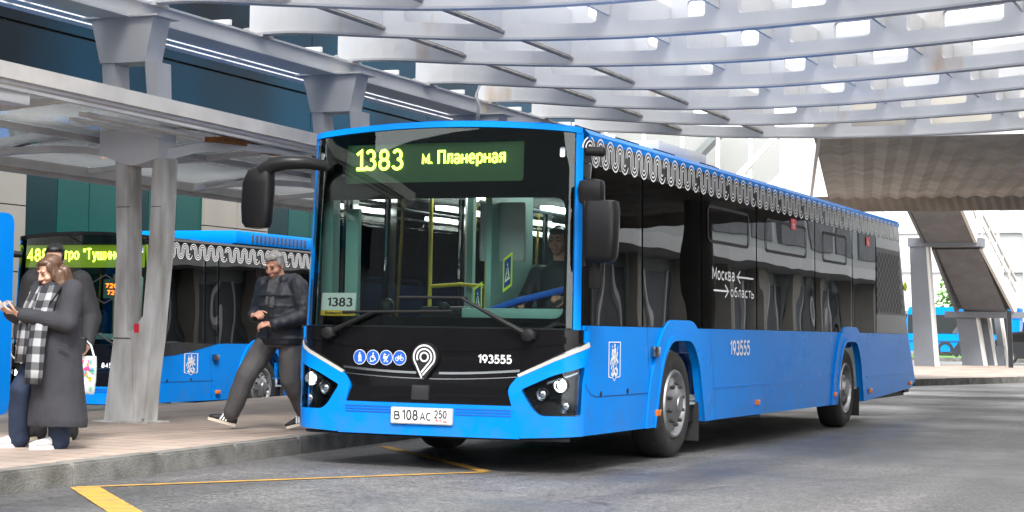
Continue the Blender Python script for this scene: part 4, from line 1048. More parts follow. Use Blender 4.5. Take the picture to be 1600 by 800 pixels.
    if main:
        mb = MB(); mb.box((.35, 3.6, ZT+.20), (1.2, 1.5, .13), bev=.04); B(mb, 'roof_hatch', 'white_frame')
        for y in (.65, 1.6, 2.6, 4.0): mb = MB(); mb.box((1.08, y, ZT+.118), (.1, .34, .02), Matrix.Rotation(R(18), 3, 'Y')); B(mb, 'roof_clip', 'black_plastic')
    else:
        mb = MB(); mb.box((.1, 4.6, ZT+.20), (2.2, 4.2, .22), bev=.06); pod = B(mb, 'roof_pod', 'blue_paint')
        mb = MB()
        for i in range(14): mb.box((1.203, 3.0+i*.13, ZT+.20), (.012, .06, .12), bev=.005)
        B(mb, 'vent_slots', 'interior_dark', pod)
    # ---- A pillars and corner skins
    pil = 'blue_paint'
    a0, a1 = 1.195, Sy(.175)
    for sg in (1, -1):
        B(sheet([(sg*a0, 1.13), (sg*a1, 1.13), (sg*a1, 2.688), (sg*a0, 2.688)], o=.006, t=.04), 'corner_pillar', pil)
    if main or kind == 'third' or True:
        bl = 'blue_paint' if main else 'black_gloss'
        # headlight clusters and bumper
        HL = rpoly([(.80, .655), (1.06, .775), (1.30, .845), (1.275, .74), (1.265, .455), (.965, .455), (.905, .50)], [.03, .05, .02, .06, .03, .04, .04], 3)
        cheek = rpoly([(.69, .66), (.775, .765), (1.20, .965), (1.34, 1.02), (1.34, 1.125), (Sy(.205), 1.125), (Sy(.205), .30), (.80, .275), (.73, .53)], [.05, .03, 0, 0, 0, 0, 0, .02, .02], 3)
        lower = [(-.735, .525), (-.80, .27), (.80, .27), (.735, .525)]
        for sg in (1, -1):
            B(sheet([(sg*a, z) for a, z in cheek], [[(sg*a, z) for a, z in HL]], o=.03, t=.05), 'front_cheek', bl)
            hl = B(sheet([(sg*a, z) for a, z in HL], o=-.03, t=.03), 'headlight', 'black_gloss')
            B(sheet([(sg*a, z) for a, z in HL], o=.026, t=.006), 'lens', 'lens_glass', hl)
            fnp = lambda s, z, o: Vector(M(sg*s, z, o))
            for (s, z, r, mm, nm) in ((1.12, .695, .052, 'lamp_white', 'lamp'), (.965, .62, .044, 'reflector', 'projector'), (1.16, .53, .05, 'reflector', 'projector')):
                c = fnp(s, z, -.028)
                k = MB(); k.lathe([(r*1.3, .0), (r*1.3, -.022), (r*1.1, -.03), (r*1.0, -.015)], c, 'y', 24); B(k, 'bezel', 'black_plastic', hl)
                k = MB(); k.lathe([(r*1.02, -.018), (r*.8, .004), (r*.5, .012)], c, 'y', 24); B(k, 'bowl', 'reflector', hl, 60)
                k = MB(); q_ = .62 if nm == 'lamp' else .8; k.ell(c+Vector((0, -.008, 0)), (r*q_, r*.35, r*q_), 20, 10); B(k, nm, mm, hl, 60)
            k = sheet([(sg*a, z) for a, z in [(1.0, .72), (1.26, .80), (1.255, .785), (1.0, .70)]], o=-.012, t=.01); B(k, 'chrome_strip', 'chrome', hl)
            # daytime light blade
            drl = [(.765, .772), (1.20, .975), (1.33, 1.035), (1.345, .998), (1.2, .945), (.78, .752)]
            d = B(sheet([(sg*a, z) for a, z in drl], o=.034, t=.03), 'light_blade', 'drl_white')
            drl2 = [(.75, .768), (1.20, .988), (1.34, 1.052), (1.34, 1.036), (1.2, .976), (.765, .775)]
            B(sheet([(sg*a, z) for a, z in drl2], o=.03, t=.03), 'chrome_strip', 'chrome', d)
        bp_ = B(sheet(lower, o=.03, t=.05), 'bumper', 'blue_paint')
        if not main:
            for sg in (1, -1): B(sheet([(sg*a, z) for a, z in [(.80, .268), (Sy(.3), .29), (Sy(.3), .47), (.75, .47)]], o=.036, t=.05), 'bumper_corner', 'blue_paint')
        for z in (.49, .468, .446):
            w = .78
            for x0, x1 in ((-w+.05, -.305), (.265, w-.05)): B(sheet([(x0, z-.005), (x1, z-.005), (x1, z+.005), (x0, z+.005)], o=.0335, t=.01), 'groove', 'blue_groove', bp_)
        k = sheet([(-1.2, .255), (1.2, .255), (1.2, .277), (-1.2, .277)], o=-.01, t=.05); B(k, 'front_lip', 'black_plastic')
    mask = [(-1.345, 1.128), (-1.33, 1.04), (-1.19, .97), (-.77, .77), (-.68, .66), (-.73, .522), (.73, .522), (.68, .66), (.77, .77), (1.19, .97), (1.33, 1.04), (1.345, 1.128)]
    fm = B(sheet(mask, o=.012, t=.04), 'front_mask', 'black_gloss')
    # lines across the mask
    def arcline(zc, ze, s0, s1, w, m, o=.018, nm='trim_strip'):
        n = 20; up = []; lo = []
        for i in range(n+1):
            s = s0+(s1-s0)*i/n; z = zc+(ze-zc)*(s/.75)**2; up.append((s, z+w/2)); lo.append((s, z-w/2))
        return B(sheet(lo+up[::-1], o=o, t=.012), nm, m)
    arcline(.768, .80, .10, .78, .018, 'chrome'); arcline(.768, .80, -.78, -.10, .018, 'chrome')
    arcline(.722, .752, -.76, .76, .007, 'chrome', .016)
    arcline(1.132, 1.132, -1.17, 1.17, .005, 'black_plastic', .017, 'seam')
    arcline(.965, 1.0, -1.15, 1.15, .05, 'black_gloss', .018, 'ridge')
    k = sheet(rpoly(rect(-.125, .555, .02, .665), .01), o=.02, t=.02); B(k, 'radar_cover', 'band_gloss')
    k = sheet(rpoly(rect(-.132, .55, .027, .672), .014), o=.016, t=.02); B(k, 'radar_frame', 'black_plastic')
    # ---- windscreen
    wss = [-1.185+2.37*i/16 for i in range(17)]
    ws = [(-1.185, 1.14), (1.185, 1.14)]+[(s, ztop(s)-.058) for s in wss[::-1]]
    B(sheet(ws, o=.004, t=.006, cz=(1.6, 2.1)), 'windscreen', 'windscreen_glass')
    clear = rpoly(rect(-1.10, 1.215, 1.115, 2.17), .09, 5); disp = rpoly(rect(-.87, 2.305, .76, 2.635) if main else rect(-1.13, 2.265, 1.13, 2.60), .03)
    B(sheet(ws, [clear, disp], o=-.008, t=.004), 'windscreen_border', 'frit_black')
    k = MB(); flat(k, rect(-.865, 2.31, .75, 2.63) if main else rect(-1.15, 2.262, 1.15, 2.61), lambda u, v: (u, .17, v)); sg_ = B(k, 'route_display', 'led_panel', smooth=None)
    mpd = lambda u, v, o: (u, .17-o, v)
    if main:
        text_fit('1383', -.785, -.345, 2.415, .175, mpd, .01, 'led_yellow', .125, 'display_text', sg_)
        k = MB(); flat(k, rect(-.775, 2.415, -.685, 2.44), lambda u, v: mpd(u, v, .013)); B(k, 'display_text', 'led_yellow', sg_, None)
        text_fit('м. Планерная', -.175, .565, 2.455, .115, mpd, .01, 'led_yellow', .13, 'display_text', sg_)
    else:
        text_fit('488', -1.0, -.62, 2.36, .19, mpd, -.0+.01, 'led_yellow', .125, 'display_text', sg_)
        text_fit('метро "Тушинская"', -.55, 1.0, 2.385, .17, mpd, .01, 'led_yellow', .12, 'display_text', sg_)
        k = MB(); flat(k, rect(-1.14, 2.27, 1.14, 2.605), lambda u, v: (u, .167, v)); B(k, 'display_glow', 'led_lime_panel', sg_, None)
        k = MB(); flat(k, rect(.30, 1.82, .66, 2.10), lambda u, v: (u, .28, v)); dd = B(k, 'side_display', 'led_panel', None or root, None)
        text_fit('720', .34, .56, 1.97, .07, lambda u, v, o: (u, .27, v), 0, 'led_orange', .2, 'display_text', dd); text_fit('720', .37, .58, 1.87, .07, lambda u, v, o: (u, .27, v), 0, 'led_orange', .2, 'display_text', dd)
    for x in (-1.105, 1.085):
        k = sheet(rpoly(rect(x-.02, 2.49, x+.02, 2.57), .018), o=.009, t=.006); B(k, 'marker_lamp', 'reflector')
    # wipers
    def wiper(p0, p1, b0, b1):
        k = MB(); a = Vector(M(*p0, .05)); b = Vector(M(*p1, .07)); k.tube([a, a+(b-a)*.3+Vector((0, -.01, 0)), b], [.026, .02, .012], 8)
        k.lathe([(.05, .03), (.05, -.03), (.035, -.04), (.001, -.04)], a, 'y', 14)
        k.box(tuple(a), (.12, .05, .06), bev=.012); w_ = B(k, 'wiper', 'black_plastic')
        k = MB(); n = 10; k.tube([Vector(M(b0[0]+(b1[0]-b0[0])*i/n, b0[1]+(b1[1]-b0[1])*i/n, .026)) for i in range(n+1)], .013, 6); B(k, 'blade', 'black_plastic', w_)
    wiper((-.91, 1.075), (-.50, 1.245), (-.80, 1.245), (.20, 1.262)); wiper((.855, 1.08), (.30, 1.365), (-.28, 1.37), (.33, 1.37))
    # number plate
    k = sheet(rpoly(rect(-.292, .36, .25, .492), .012), o=.052, t=.015); pl = B(k, 'number_plate_frame', 'interior_grey')
    k = sheet(rpoly(rect(-.283, .368, .241, .484), .012), o=.056, t=.006); pf = B(k, 'number_plate', 'plate_white', pl)
    if main:
        f = lambda u, v, o: M(u, v, .057+o)
        text_fit('в', -.252, -.205, .392, .058, f, .003, 'black_ink', .13, 'lettering', pl) if False else text_fit('В', -.258, -.206, .393, .068, f, .003, 'black_ink', .14, 'lettering', pl)
        text_fit('108', -.190, -.045, .390, .084, f, .003, 'black_ink', .13, 'lettering', pl)
        text_fit('АС', -.03, .07, .390, .066, f, .003, 'black_ink', .13, 'lettering', pl)
        text_fit('250', .095, .205, .412, .064, f, .003, 'black_ink', .13, 'lettering', pl)
        text_fit('RUS', .108, .162, .384, .02, f, .003, 'red_ink', .16, 'lettering', pl)
        k = MB(); flat(k, rect(.172, .381, .205, .39), lambda u, v: f(u, v, .003)); B(k, 'flag_mark', 'red_ink', pl, None)
        k = MB(); flat(k, rect(.078, .368, .081, .484), lambda u, v: f(u, v, .003)); disc(k, -.272, .425, .004, lambda u, v: f(u, v, .003), 8); disc(k, .222, .428, .004, lambda u, v: f(u, v, .003), 8); B(k, 'plate_line', 'black_ink', pl, None)
    else:
        f = lambda u, v, o: M(u, v, .057+o)
        text_fit('А 845 ОВ 197', -.27, .22, .395, .06, f, .003, 'black_ink', .13, 'lettering', pl) if False else None
    # emblem: pin with rings
    if main:
        cx, cz, r = -.02, .895, .115
        pin = arc(cx, cz, r, -38, 218, 30)+[(cx-.02, .725), (cx+.02, .725)]
        pin = pin if area2(pin) > 0 else pin[::-1]
        em = B(sheet(rpoly(pin, .004, 1), o=.05, t=.04, cs=()), 'emblem', 'black_plastic')
        k = MB(); fn = lambda u, v: M(u, v, .054)
        stroke(k, arc(cx, cz, .034, 0, 360, 24), .014, fn, closed=False)
        stroke(k, arc(cx, cz, .063, -42, 205, 28), .014, fn)
        stroke(k, arc(cx, cz, .092, -30, 220, 32), .014, fn)
        stroke(k, [(cx+.063*math.cos(R(-42)), cz+.063*math.sin(R(-42))), (cx-.02, cz-.125)], .014, fn)
        stroke(k, [(cx+.092*math.cos(R(-30)), cz+.092*math.sin(R(-30))), (cx-.005, cz-.145)], .014, fn)
        stroke(k, [(cx+.092*math.cos(R(220)), cz+.092*math.sin(R(220))), (cx-.012, cz-.165)], .012, fn)
        B(k, 'emblem_rings', 'white_decal', em, None)
        for i, s in enumerate((-.628, -.505, -.382, -.258)):
            k = MB(); disc(k, s, .882, .061, lambda u, v: M(u, v, .017), 28); pc = B(k, 'pictogram', 'white_decal', root, None)
            k = MB(); disc(k, s, .882, .056, lambda u, v: M(u, v, .019), 28); B(k, 'sticker', 'sticker_blue', pc, None)
            k = MB(); pix_icon(i, k, (s, .882), .052, lambda u, v: M(u, v, .021)); B(k, 'symbol', 'white_decal', pc, None)
        text_fit('193555', .425, .712, .852, .072, lambda u, v, o: M(u, v, .017+o), .0, 'white_decal', .19, 'fleet_number', root)
        # route card behind the glass
        k = MB(); k.add([(-1.075, .14, 1.215), (-.735, .105, 1.215), (-.74, .13, 1.405), (-1.075, .165, 1.405)], [(0, 1, 2, 3)]); cd = B(k, 'route_card', 'plate_white', root, None)
        fc = lambda u, v, o: (-1.075+u*.338, .14-u*.035+v*.025-.003-o, 1.215+v*.19)
        k = MB(); flat(k, rect(0, 0, 1, .24), lambda u, v: fc(u, v, 0)); B(k, 'card_strip', 'sticker_yellow', cd, None)
        text_fit('1383', .15, .92, .40, .40, lambda u, v, o: fc(u, v, o), .0, 'black_ink', .15, 'lettering', cd)
        text_fit('Бывший 383', .14, .90, .07, .12, lambda u, v, o: fc(u, v, o), .003, 'black_ink', .16, 'lettering', cd)
    else:
        text_fit('84508', .50, .80, .80, .075, lambda u, v, o: M(u, v, .017+o), .0, 'white_decal', .19, 'fleet_number', root)
        k = MB(); fn = lambda u, v: M(u, v, .012); stroke(k, [(.10, 1.95), (.5, 2.16), (.9, 1.95), (.5, 1.74), (.10, 1.95)], .02, fn); B(k, 'emblem_outline', 'black_ink', root, None)
        k = MB(); flat(k, [(.55, 1.17), (.75, 1.32), (1.05, 1.30), (.98, 1.18)], lambda u, v: M(u, v, -.02)); B(k, 'windscreen_card', 'plate_white', root, None)
    # ---- mirrors
    def mirror_left():
        k = MB()
        pts = [(-1.0, .03, 2.45), (-1.12, -.10, 2.47), (-1.25, -.17, 2.465), (-1.36, -.2, 2.45), (-1.44, -.2, 2.39), (-1.475, -.2, 2.29)]
        k.tube(pts, [.045, .055, .06, .07, .08, .07], 12); a_ = B(k, 'mirror_arm', 'mirror_plastic', smooth=50)
        k = MB(); rings = []
        for z, w, cx, dd in ((2.44, .05, -1.44, .05), (2.40, .11, -1.47, .075), (2.30, .135, -1.49, .085), (2.10, .135, -1.50, .085), (1.97, .125, -1.50, .08), (1.93, .10, -1.495, .065), (1.92, .03, -1.495, .02)):
            rings.append([(cx+w*(abs(math.cos(a))**.6)*math.copysign(1, math.cos(a)), -.2+dd*(abs(math.sin(a))**.6)*math.copysign(1, math.sin(a)), z) for a in [2*math.pi*i/20+.01 for i in range(20)]])
        k.loft(rings); B(k, 'mirror', 'mirror_plastic', smooth=50)
    mirror_left()
    k = MB(); k.box((1.36, .02, 2.20), (.20, .14, .20), bev=.05); k.tube([(1.22, .2, 2.24), (1.34, .05, 2.22)], .05, 10); k.tube([(1.32, -.02, 2.2), (1.34, -.06, 1.62)], .022, 8); B(k, 'mirror_arm', 'mirror_plastic')
    k = MB(); rings = []
    for z, w, dd in ((2.125, .09, .05), (2.115, .122, .08), (2.05, .132, .095), (1.85, .128, .095), (1.70, .118, .09), (1.655, .10, .07), (1.645, .07, .04)):
        rings.append([(1.492+w*(abs(math.cos(a))**.45)*math.copysign(1, math.cos(a)), -.10+dd*(abs(math.sin(a))**.45)*math.copysign(1, math.sin(a)), z) for a in [2*math.pi*i/24+.01 for i in range(24)]])
    k.loft(rings); B(k, 'mirror', 'mirror_plastic', smooth=50)
    k = MB(); k.box((1.4, .02, 1.56), (.10, .05, .22), bev=.02); B(k, 'kerb_mirror', 'black_plastic')
    k = MB(); k.tube([(1.22, .27, 2.545), (1.33, .29, 2.54)], [.035, .04], 12); k.ell((1.34, .29, 2.54), (.03, .042, .042)); B(k, 'side_camera', 'black_plastic', smooth=50)
    # ---- side details
    mS = lambda y, z, o=0.: M(Sy(y), z, o)
    crest_mesh(Sy(.74), Sy(1.03), .715, 1.04, M, .004, root) if main else crest_mesh(Sy(1.02), Sy(1.40), .69, 1.02, M, .004, root)
    if main:
        text_fit('193555', Sy(4.19), Sy(4.90), .905, .155, M, .005, 'white_decal', .17, 'fleet_number', root)
        text_fit('Москва', Sy(3.58), Sy(4.32), 1.635, .125, M, .012, 'white_decal', .14, 'lettering', root)
        text_fit('область', Sy(4.18), Sy(5.02), 1.482, .105, M, .012, 'white_decal', .14, 'lettering', root)
        k = MB(); fn = lambda u, v: mS(u, v, .012)
        stroke(k, [(4.40, 1.685), (5.0, 1.685)], .018, fn); stroke(k, [(4.52, 1.745), (4.42, 1.685), (4.52, 1.625)], .018, fn)
        stroke(k, [(3.62, 1.535), (4.13, 1.535)], .018, fn); stroke(k, [(4.0, 1.595), (4.11, 1.535), (4.0, 1.475)], .018, fn); B(k, 'arrows', 'white_decal', root, None)
        # hopper frames
        for y0, y1 in ((3.45, 4.85), (5.5, 7.2), (8.0, 9.2)):
            k = MB(); stroke(k, rpoly(rect(y0, 2.0, y1, 2.33), .08), .03, lambda u, v: mS(u, v, .011), True); B(k, 'vent_window', 'black_plastic', root, None)
        for y in (6.62, 10.4):
            k = MB(); flat(k, rect(y-.1, 2.28, y+.13, 2.40), lambda u, v: mS(u, v, .012)); s_ = B(k, 'sticker', 'sticker_red', root, None)
            k = MB(); fn = lambda u, v: mS(u, v, .015); stroke(k, arc(y, 2.325, .03, 100, 340, 10), .012, fn); stroke(k, [(y-.01, 2.38), (y-.01, 2.34), (y+.04, 2.335), (y+.06, 2.30)], .014, fn); disc(k, y-.01, 2.388, .01, fn, 8); B(k, 'symbol', 'white_decal', s_, None)
        k = MB(); flat(k, rect(.42, 1.36, .56, 1.60), lambda u, v: mS(u, v, -.006)); B(k, 'window_notice', 'pale_decal', root, None)
    # grille with hexagon holes
    hexes = []
    y0 = 10.98; row = 0; z = 1.48
    while z < 2.24:
        yy = y0+(.09 if row % 2 else 0)
        while yy < yr(z)-.30:
            hexes.append([(Sy(yy+.075*math.cos(R(60*k+30))), z+.043*math.sin(R(60*k+30))) for k in range(6)]); yy += .2
        z += .066; row += 1
    gr = [(10.93, 1.42), (yr(1.42)-.14, 1.42), (yr(2.3)-.14, 2.3), (10.93, 2.3)]
    k = MB(); g_ = MB(); sheet([(Sy(a), b) for a, b in gr], o=.012, t=.006, mb=g_); gg = B(g_, 'engine_grille', 'grille_grey')
    for h in hexes: flat(k, h, lambda u, v: M(u, v, .0135))
    B(k, 'grille_holes', 'black_ink', gg, None)
    k = MB(); k.ell(mS(12.8, 1.83, .01), (.02, .09, .07)); B(k, 'side_lamp', 'sign_lime', smooth=50)
    # skirt crease, seams and flaps
    k = MB()
    sheet([(Sy(3.62), .60), (Sy(8.35), .60), (Sy(8.35), .612), (Sy(3.62), .612)], o=.006, t=.01, mb=k)
    sheet([(Sy(10.35), .60), (Sy(13.3), .62), (Sy(13.3), .632), (Sy(10.35), .612)], o=.006, t=.01, mb=k); B(k, 'crease', 'blue_paint')
    k = MB(); fn = lambda u, v: mS(u, v, .003)
    stroke(k, [(.24, 1.16), (.24, .70), (.36, .62), (.48, .60), (1.85, .60)], .008, fn); stroke(k, [(1.70, 1.16), (1.80, .6), (1.80, .32)], .008, fn)
    stroke(k, [(3.55, 1.16), (3.75, .3)], .006, fn); stroke(k, [(12.9, 1.1), (13.1, .62)], .008, fn); stroke(k, [(11.0, .6), (11.0, 1.16)], .006, fn)
    B(k, 'panel_gaps', 'dark_blue', root, None)
    k = MB(); k.tube([mS(.58, .62-.0, .001), mS(.58, .62, .006)], .022, 10); k.tube([mS(1.22, .63, .001), mS(1.22, .63, .006)], .022, 10); B(k, 'latch', 'black_ink', smooth=40)
    k = MB(); k.box(mS(1.87, .955, .02), (.05, .14, .09), bev=.01); B(k, 'door_button', 'chrome')
    for y in (1.95, 5.18, 8.53, 10.5, 13.2):
        z = .425 if y < 13 else .47
        k = MB(); k.box(mS(y if y < 13 else 13.15, z, .024 if y in (1.95, 8.53, 10.5) else .01), (.03, .11, .055), bev=.008); B(k, 'side_marker', 'amber_lens')
    # ---- rear
    k = MB(); zz = [.42, .8, 1.17, 2.44, ZT]; k.add([(x, yr(z)-.02, z) for z in zz for x in (-1.23, 1.23)], [(2*i, 2*i+1, 2*i+3, 2*i+2) for i in range(4)]); B(k, 'rear_panel', 'blue_paint', smooth=None)
    k = MB(); k.tube([(1.05, 13.3, .36), (1.05, 13.45, .36)], .05, 10); k.box((1.15, 13.15, .37), (.12, .3, .06)); B(k, 'tow_point', 'black_plastic')
    # ---- underside and wheels
    k = MB(); k.box((0, 6.9, .38), (2.36, 12.4, .16)); k.box((-.3, 5.98, .24), (1.5, 4.4, .16)); k.box((0, 6.0, .3), (.9, 4, .16)); k.box((0, 9.37, .48), (1.8, .18, .18)); k.box((0, 2.6, .45), (1.9, .14, .14)); B(k, 'chassis_shade_box', 'black_ink')  # low black middle box added to deepen the shade under the bus
    for yc, cv in zip(yw, ('cover', 'dish')):
        for sd in (1, -1): wheel('wheel', yc, sd, root, cover=cv)
    for sd in (1, -1):
        for y_ in yw: k = MB(); k.box((1.08*sd, y_+.66, .30), (.3, .02, .36)); B(k, 'mud_flap', 'rubber')
    # ---- inside
    k = MB(); k.box((0, 6.6, .47), (2.4, 12.6, .02)); B(k, 'cabin_floor', 'interior_grey')
    k = MB(); k.box((0, 6.6, 2.62), (2.3, 12.0, .03)); cl_ = B(k, 'ceiling', 'interior_grey')
    for x in (-.75, .75):
        k = MB()
        for y in (2.2, 4.6, 7.0, 9.4): k.box((x*.85, y, 2.36), (.12, 1.2, .05))
        B(k, 'ceiling_lamp', 'interior_lamp', cl_)
    k = MB(); k.box((0, .52, 1.02), (2.3, .5, .10), bev=.03); k.box((0, .38, .9), (2.2, .1, .5)); k.box((.72, .55, 1.13), (.75, .3, .18), bev=.05); dash = B(k, 'dashboard', 'interior_dark')
    k = MB(); k.box((.62, .30, 1.245), (.95, .03, .10), bev=.01); B(k, 'dash_vent', 'interior_teal', dash)
    k = MB(); k.box((0, .34, 1.26), (.5, .05, .09), bev=.02); k.ell((-.56, .34, 1.3), (.06, .06, .07)); k.ell((-.02, .3, 1.3), (.05, .04, .04)); B(k, 'dash_instruments', 'black_plastic', dash)
    k = MB(); k.box((0, .42, 2.42), (2.2, .42, .40)); B(k, 'display_box', 'interior_dark')
    k = MB(); tw = Matrix.Rotation(R(35), 3, 'X')
    nn = 28; cc = Vector((.70, .80, 1.30)); ring = [cc+tw @ Vector((.23*math.cos(2*math.pi*i/nn), .23*math.sin(2*math.pi*i/nn), 0)) for i in range(nn+1)]
    k.tube(ring, .017, 8); k.tube([ring[0], ring[14]], .014, 6); k.tube([cc, cc+Vector((0, -.2, -.3))], .03, 8); B(k, 'steering_wheel', 'black_plastic', smooth=50)
    # cab partition, door leaf, poles, seats
    k = MB(); k.box((.15, 1.25, 1.45), (.05, .9, 1.9)); k.box((.62, 1.72, 1.1), (.98, .05, 1.2)); B(k, 'cab_partition', 'interior_teal')
    k = MB(); k.box((.62, 1.72, 2.05), (.96, .02, .7)); B(k, 'cab_pane', 'clear_glass')
    for y in (1.15,): 
        
        for c_, d_ in (((-1.10, .34, 1.66), (.10, .12, 1.1)), ((-.95, .46, 1.62), (.12, .05, 1.0)), ((-.42, 1.7, 1.5), (.06, .06, 2)), ((.0, 1.72, 1.6), (.13, .05, 1.9))): k = MB(); k.box(c_, d_); B(k, 'door_post', 'interior_teal')
    for x, y in ((-.6, 2.0), (-.55, 3.3), (.5, 3.3), (-.5, 5.2), (.5, 5.2), (-.5, 7), (.5, 7), (-.35, 2.7)):
        k = MB(); k.tube([(x, y, .47), (x, y, 2.6)], .017, 8); B(k, 'grab_pole', 'pole_yellow' if (y > 3) else 'pole_steel', smooth=50)
    for x in (-.5, .5): k = MB(); k.tube([(x, 2, 2.3), (x, 11, 2.3)], .016, 8); B(k, 'grab_rail', 'pole_steel', smooth=50)
    for y in ((2.4, 3.6, 4.5, 5.4, 6.3, 7.9, 8.8, 9.7) if main else (2.4, 3.6, 4.5)):
        for x in ((.95, .5) if y not in (2.4,) else (.9,)): seat(root, x, y, .47 if y < 8 else .6)
        if y > 3 and y not in (5.4, 6.3): seat(root, -.9, y, .47)
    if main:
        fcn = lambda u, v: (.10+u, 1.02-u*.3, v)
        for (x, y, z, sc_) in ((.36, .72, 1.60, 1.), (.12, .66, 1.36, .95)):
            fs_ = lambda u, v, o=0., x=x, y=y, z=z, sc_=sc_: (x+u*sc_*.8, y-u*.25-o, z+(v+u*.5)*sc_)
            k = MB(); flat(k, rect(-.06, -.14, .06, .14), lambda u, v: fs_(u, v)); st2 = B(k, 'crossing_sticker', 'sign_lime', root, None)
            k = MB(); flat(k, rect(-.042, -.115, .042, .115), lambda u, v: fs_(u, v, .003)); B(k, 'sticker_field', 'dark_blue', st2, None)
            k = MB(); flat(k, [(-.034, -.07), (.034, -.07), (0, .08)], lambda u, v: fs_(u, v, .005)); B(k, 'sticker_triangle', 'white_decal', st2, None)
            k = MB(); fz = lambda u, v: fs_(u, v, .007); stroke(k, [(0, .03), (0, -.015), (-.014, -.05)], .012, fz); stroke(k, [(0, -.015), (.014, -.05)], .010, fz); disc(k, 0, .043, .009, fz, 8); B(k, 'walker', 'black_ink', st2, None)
        k = MB(); k.box((.1, 2.05, 1.05), (.5, .05, .28), bev=.02); B(k, 'pay_desk', 'interior_teal')
        k = MB(); k.tube([(.12, .72, 1.25), (.5, .62, 1.36), (.98, .70, 1.48)], .03, 8); B(k, 'blue_cable', 'sticker_blue')
        for x, y in ((-.75, 1.55), (-.18, 1.5), (.05, 1.2)):
            k = MB(); k.tube([(x, y, .47), (x, y, 2.55)], .019, 8); B(k, 'grab_pole', 'pole_yellow', smooth=50)
        k = MB(); k.tube([(-.75, 1.55, 1.5), (-.45, 1.55, 1.52), (-.18, 1.5, 1.5)], .017, 8); B(k, 'grab_rail', 'pole_yellow', smooth=50)
        k = MB(); k.box((.2, .98, 1.95), (.42, .03, .5), bev=.03); B(k, 'sun_blind', 'interior_grey')
    k = MB(); k.box((0, 12.2, 1.5), (2.3, .1, 2.1)); B(k, 'rear_bulkhead', 'interior_grey')
    seat(root, .72, 1.35, .62, 'interior_dark')
    root.location = loc
    return root
bus1 = make_bus('blue and black city bus in front at the kerb, display lit with 1383', 'main', 'blue city buses at the terminal', (0, 0, 0))
mat('led_lime_panel', (.10, .14, .005), .5, emit=(.30, .42, .01), estr=.12)
bus2 = make_bus('blue and black city bus behind the steel column, with 488 on a yellow-green display', 'second', 'blue city buses at the terminal', (-10.25, 9.3, -.32))

# ------------------------------------------------------------------ people
def cap(mb, a, b, ra, rb, n=14):
    """closed tapered limb with round ends"""
    a = Vector(a); b = Vector(b); d = b-a; L = d.length; q = d.to_track_quat('Z', 'Y').to_matrix()
    rings = []
    for i in range(5): t = math.pi/2*(i+.15)/5; rings.append((-ra*math.cos(t), ra*math.sin(t)))
    rings += [(0, ra), (L*.5, (ra+rb)/2), (L, rb)]
    for i in range(4, -1, -1): t = math.pi/2*(i+.15)/5; rings.append((L+rb*math.cos(t), rb*math.sin(t)))
    mb.loft([[a+q @ Vector((r*math.cos(2*math.pi*k/n), r*math.sin(2*math.pi*k/n), h)) for k in range(n)] for h, r in rings])
def ringloft(mb, rings, n=24):
    """rings: (cx,cy,cz,rx,ry)"""
    mb.loft([[Vector((c[0]+c[3]*math.cos(2*math.pi*k/n), c[1]+c[4]*math.sin(2*math.pi*k/n), c[2])) for k in range(n)] for c in rings])
def fuse(mb, name, m, parent, voxel=.01, smooth=4, noise_amp=0., noise_scale=8.):
    me = mb.mesh(name, m); bm = bmesh.new(); bm.from_mesh(me); bmesh.ops.recalc_face_normals(bm, faces=bm.faces); bm.to_mesh(me); bm.free()
    o = bpy.data.objects.new(name, me); COL.objects.link(o)
    rm = o.modifiers.new('r', 'REMESH'); rm.mode = 'VOXEL'; rm.voxel_size = voxel; rm.use_smooth_shade = True
    sm = o.modifiers.new('s', 'SMOOTH'); sm.factor = .5; sm.iterations = smooth
    dg = bpy.context.evaluated_depsgraph_get(); dg.update()
    m2 = bpy.data.meshes.new_from_object(o.evaluated_get(dg)); o.modifiers.clear(); o.data = m2; m2.name = name
    if noise_amp:
        nr = [v.normal.copy() for v in m2.vertices]
        for v, nn in zip(m2.vertices, nr):
            p = Vector((v.co.x*noise_scale, v.co.y*noise_scale, v.co.z*noise_scale*.55)); v.co += nn*noise_amp*(noise.noise(p)+.5*noise.noise(p*2.1+Vector((3, 1, 2))))
    for p in m2.polygons: p.use_smooth = True
    if not m2.materials: m2.materials.append(MAT[m])
    o.parent = parent
    return o
def hand(mb, wrist, dirv, palm_n, side, curl=.6, k=1.):
    """palm and five fingers; dirv along the fingers, palm_n out of the palm, side=+1 thumb to dirv x palm_n"""
    d = Vector(dirv).normalized(); nrm = Vector(palm_n); nrm = (nrm-d*nrm.dot(d)).normalized(); t = d.cross(nrm)*side
    w = Vector(wrist); pc = w+d*.05*k
    for i in range(4):
        o = (i-1.5)*.02*k; cap(mb, w+t*o*.6, w+d*.088*k+t*o*-1, .0135*k, .0125*k, 8)
    for i, L in enumerate((.070, .080, .075, .058)):
        p = w+d*.088*k+t*(1.5-i)*.02*k; a = 0; dd = d
        for j, f in enumerate((.45, .32, .25)):
            a += curl*(.75 if j == 0 else .9); dd = d*math.cos(a)+nrm*math.sin(a); q = p+dd*L*f*k
            cap(mb, p, q, (.0098-.0008*j)*k, (.0092-.0008*j)*k, 8); p = q
    p = w+d*.03*k+t*.03*k
    for j, (L, mixn) in enumerate(((.042, .5), (.034, .8), (.026, 1.0))):
        dd = (d*.75+t*(.75-.35*j)+nrm*mixn*curl).normalized(); q = p+dd*L*k; cap(mb, p, q, (.0125-.0012*j)*k, (.0115-.0012*j)*k, 8); p = q
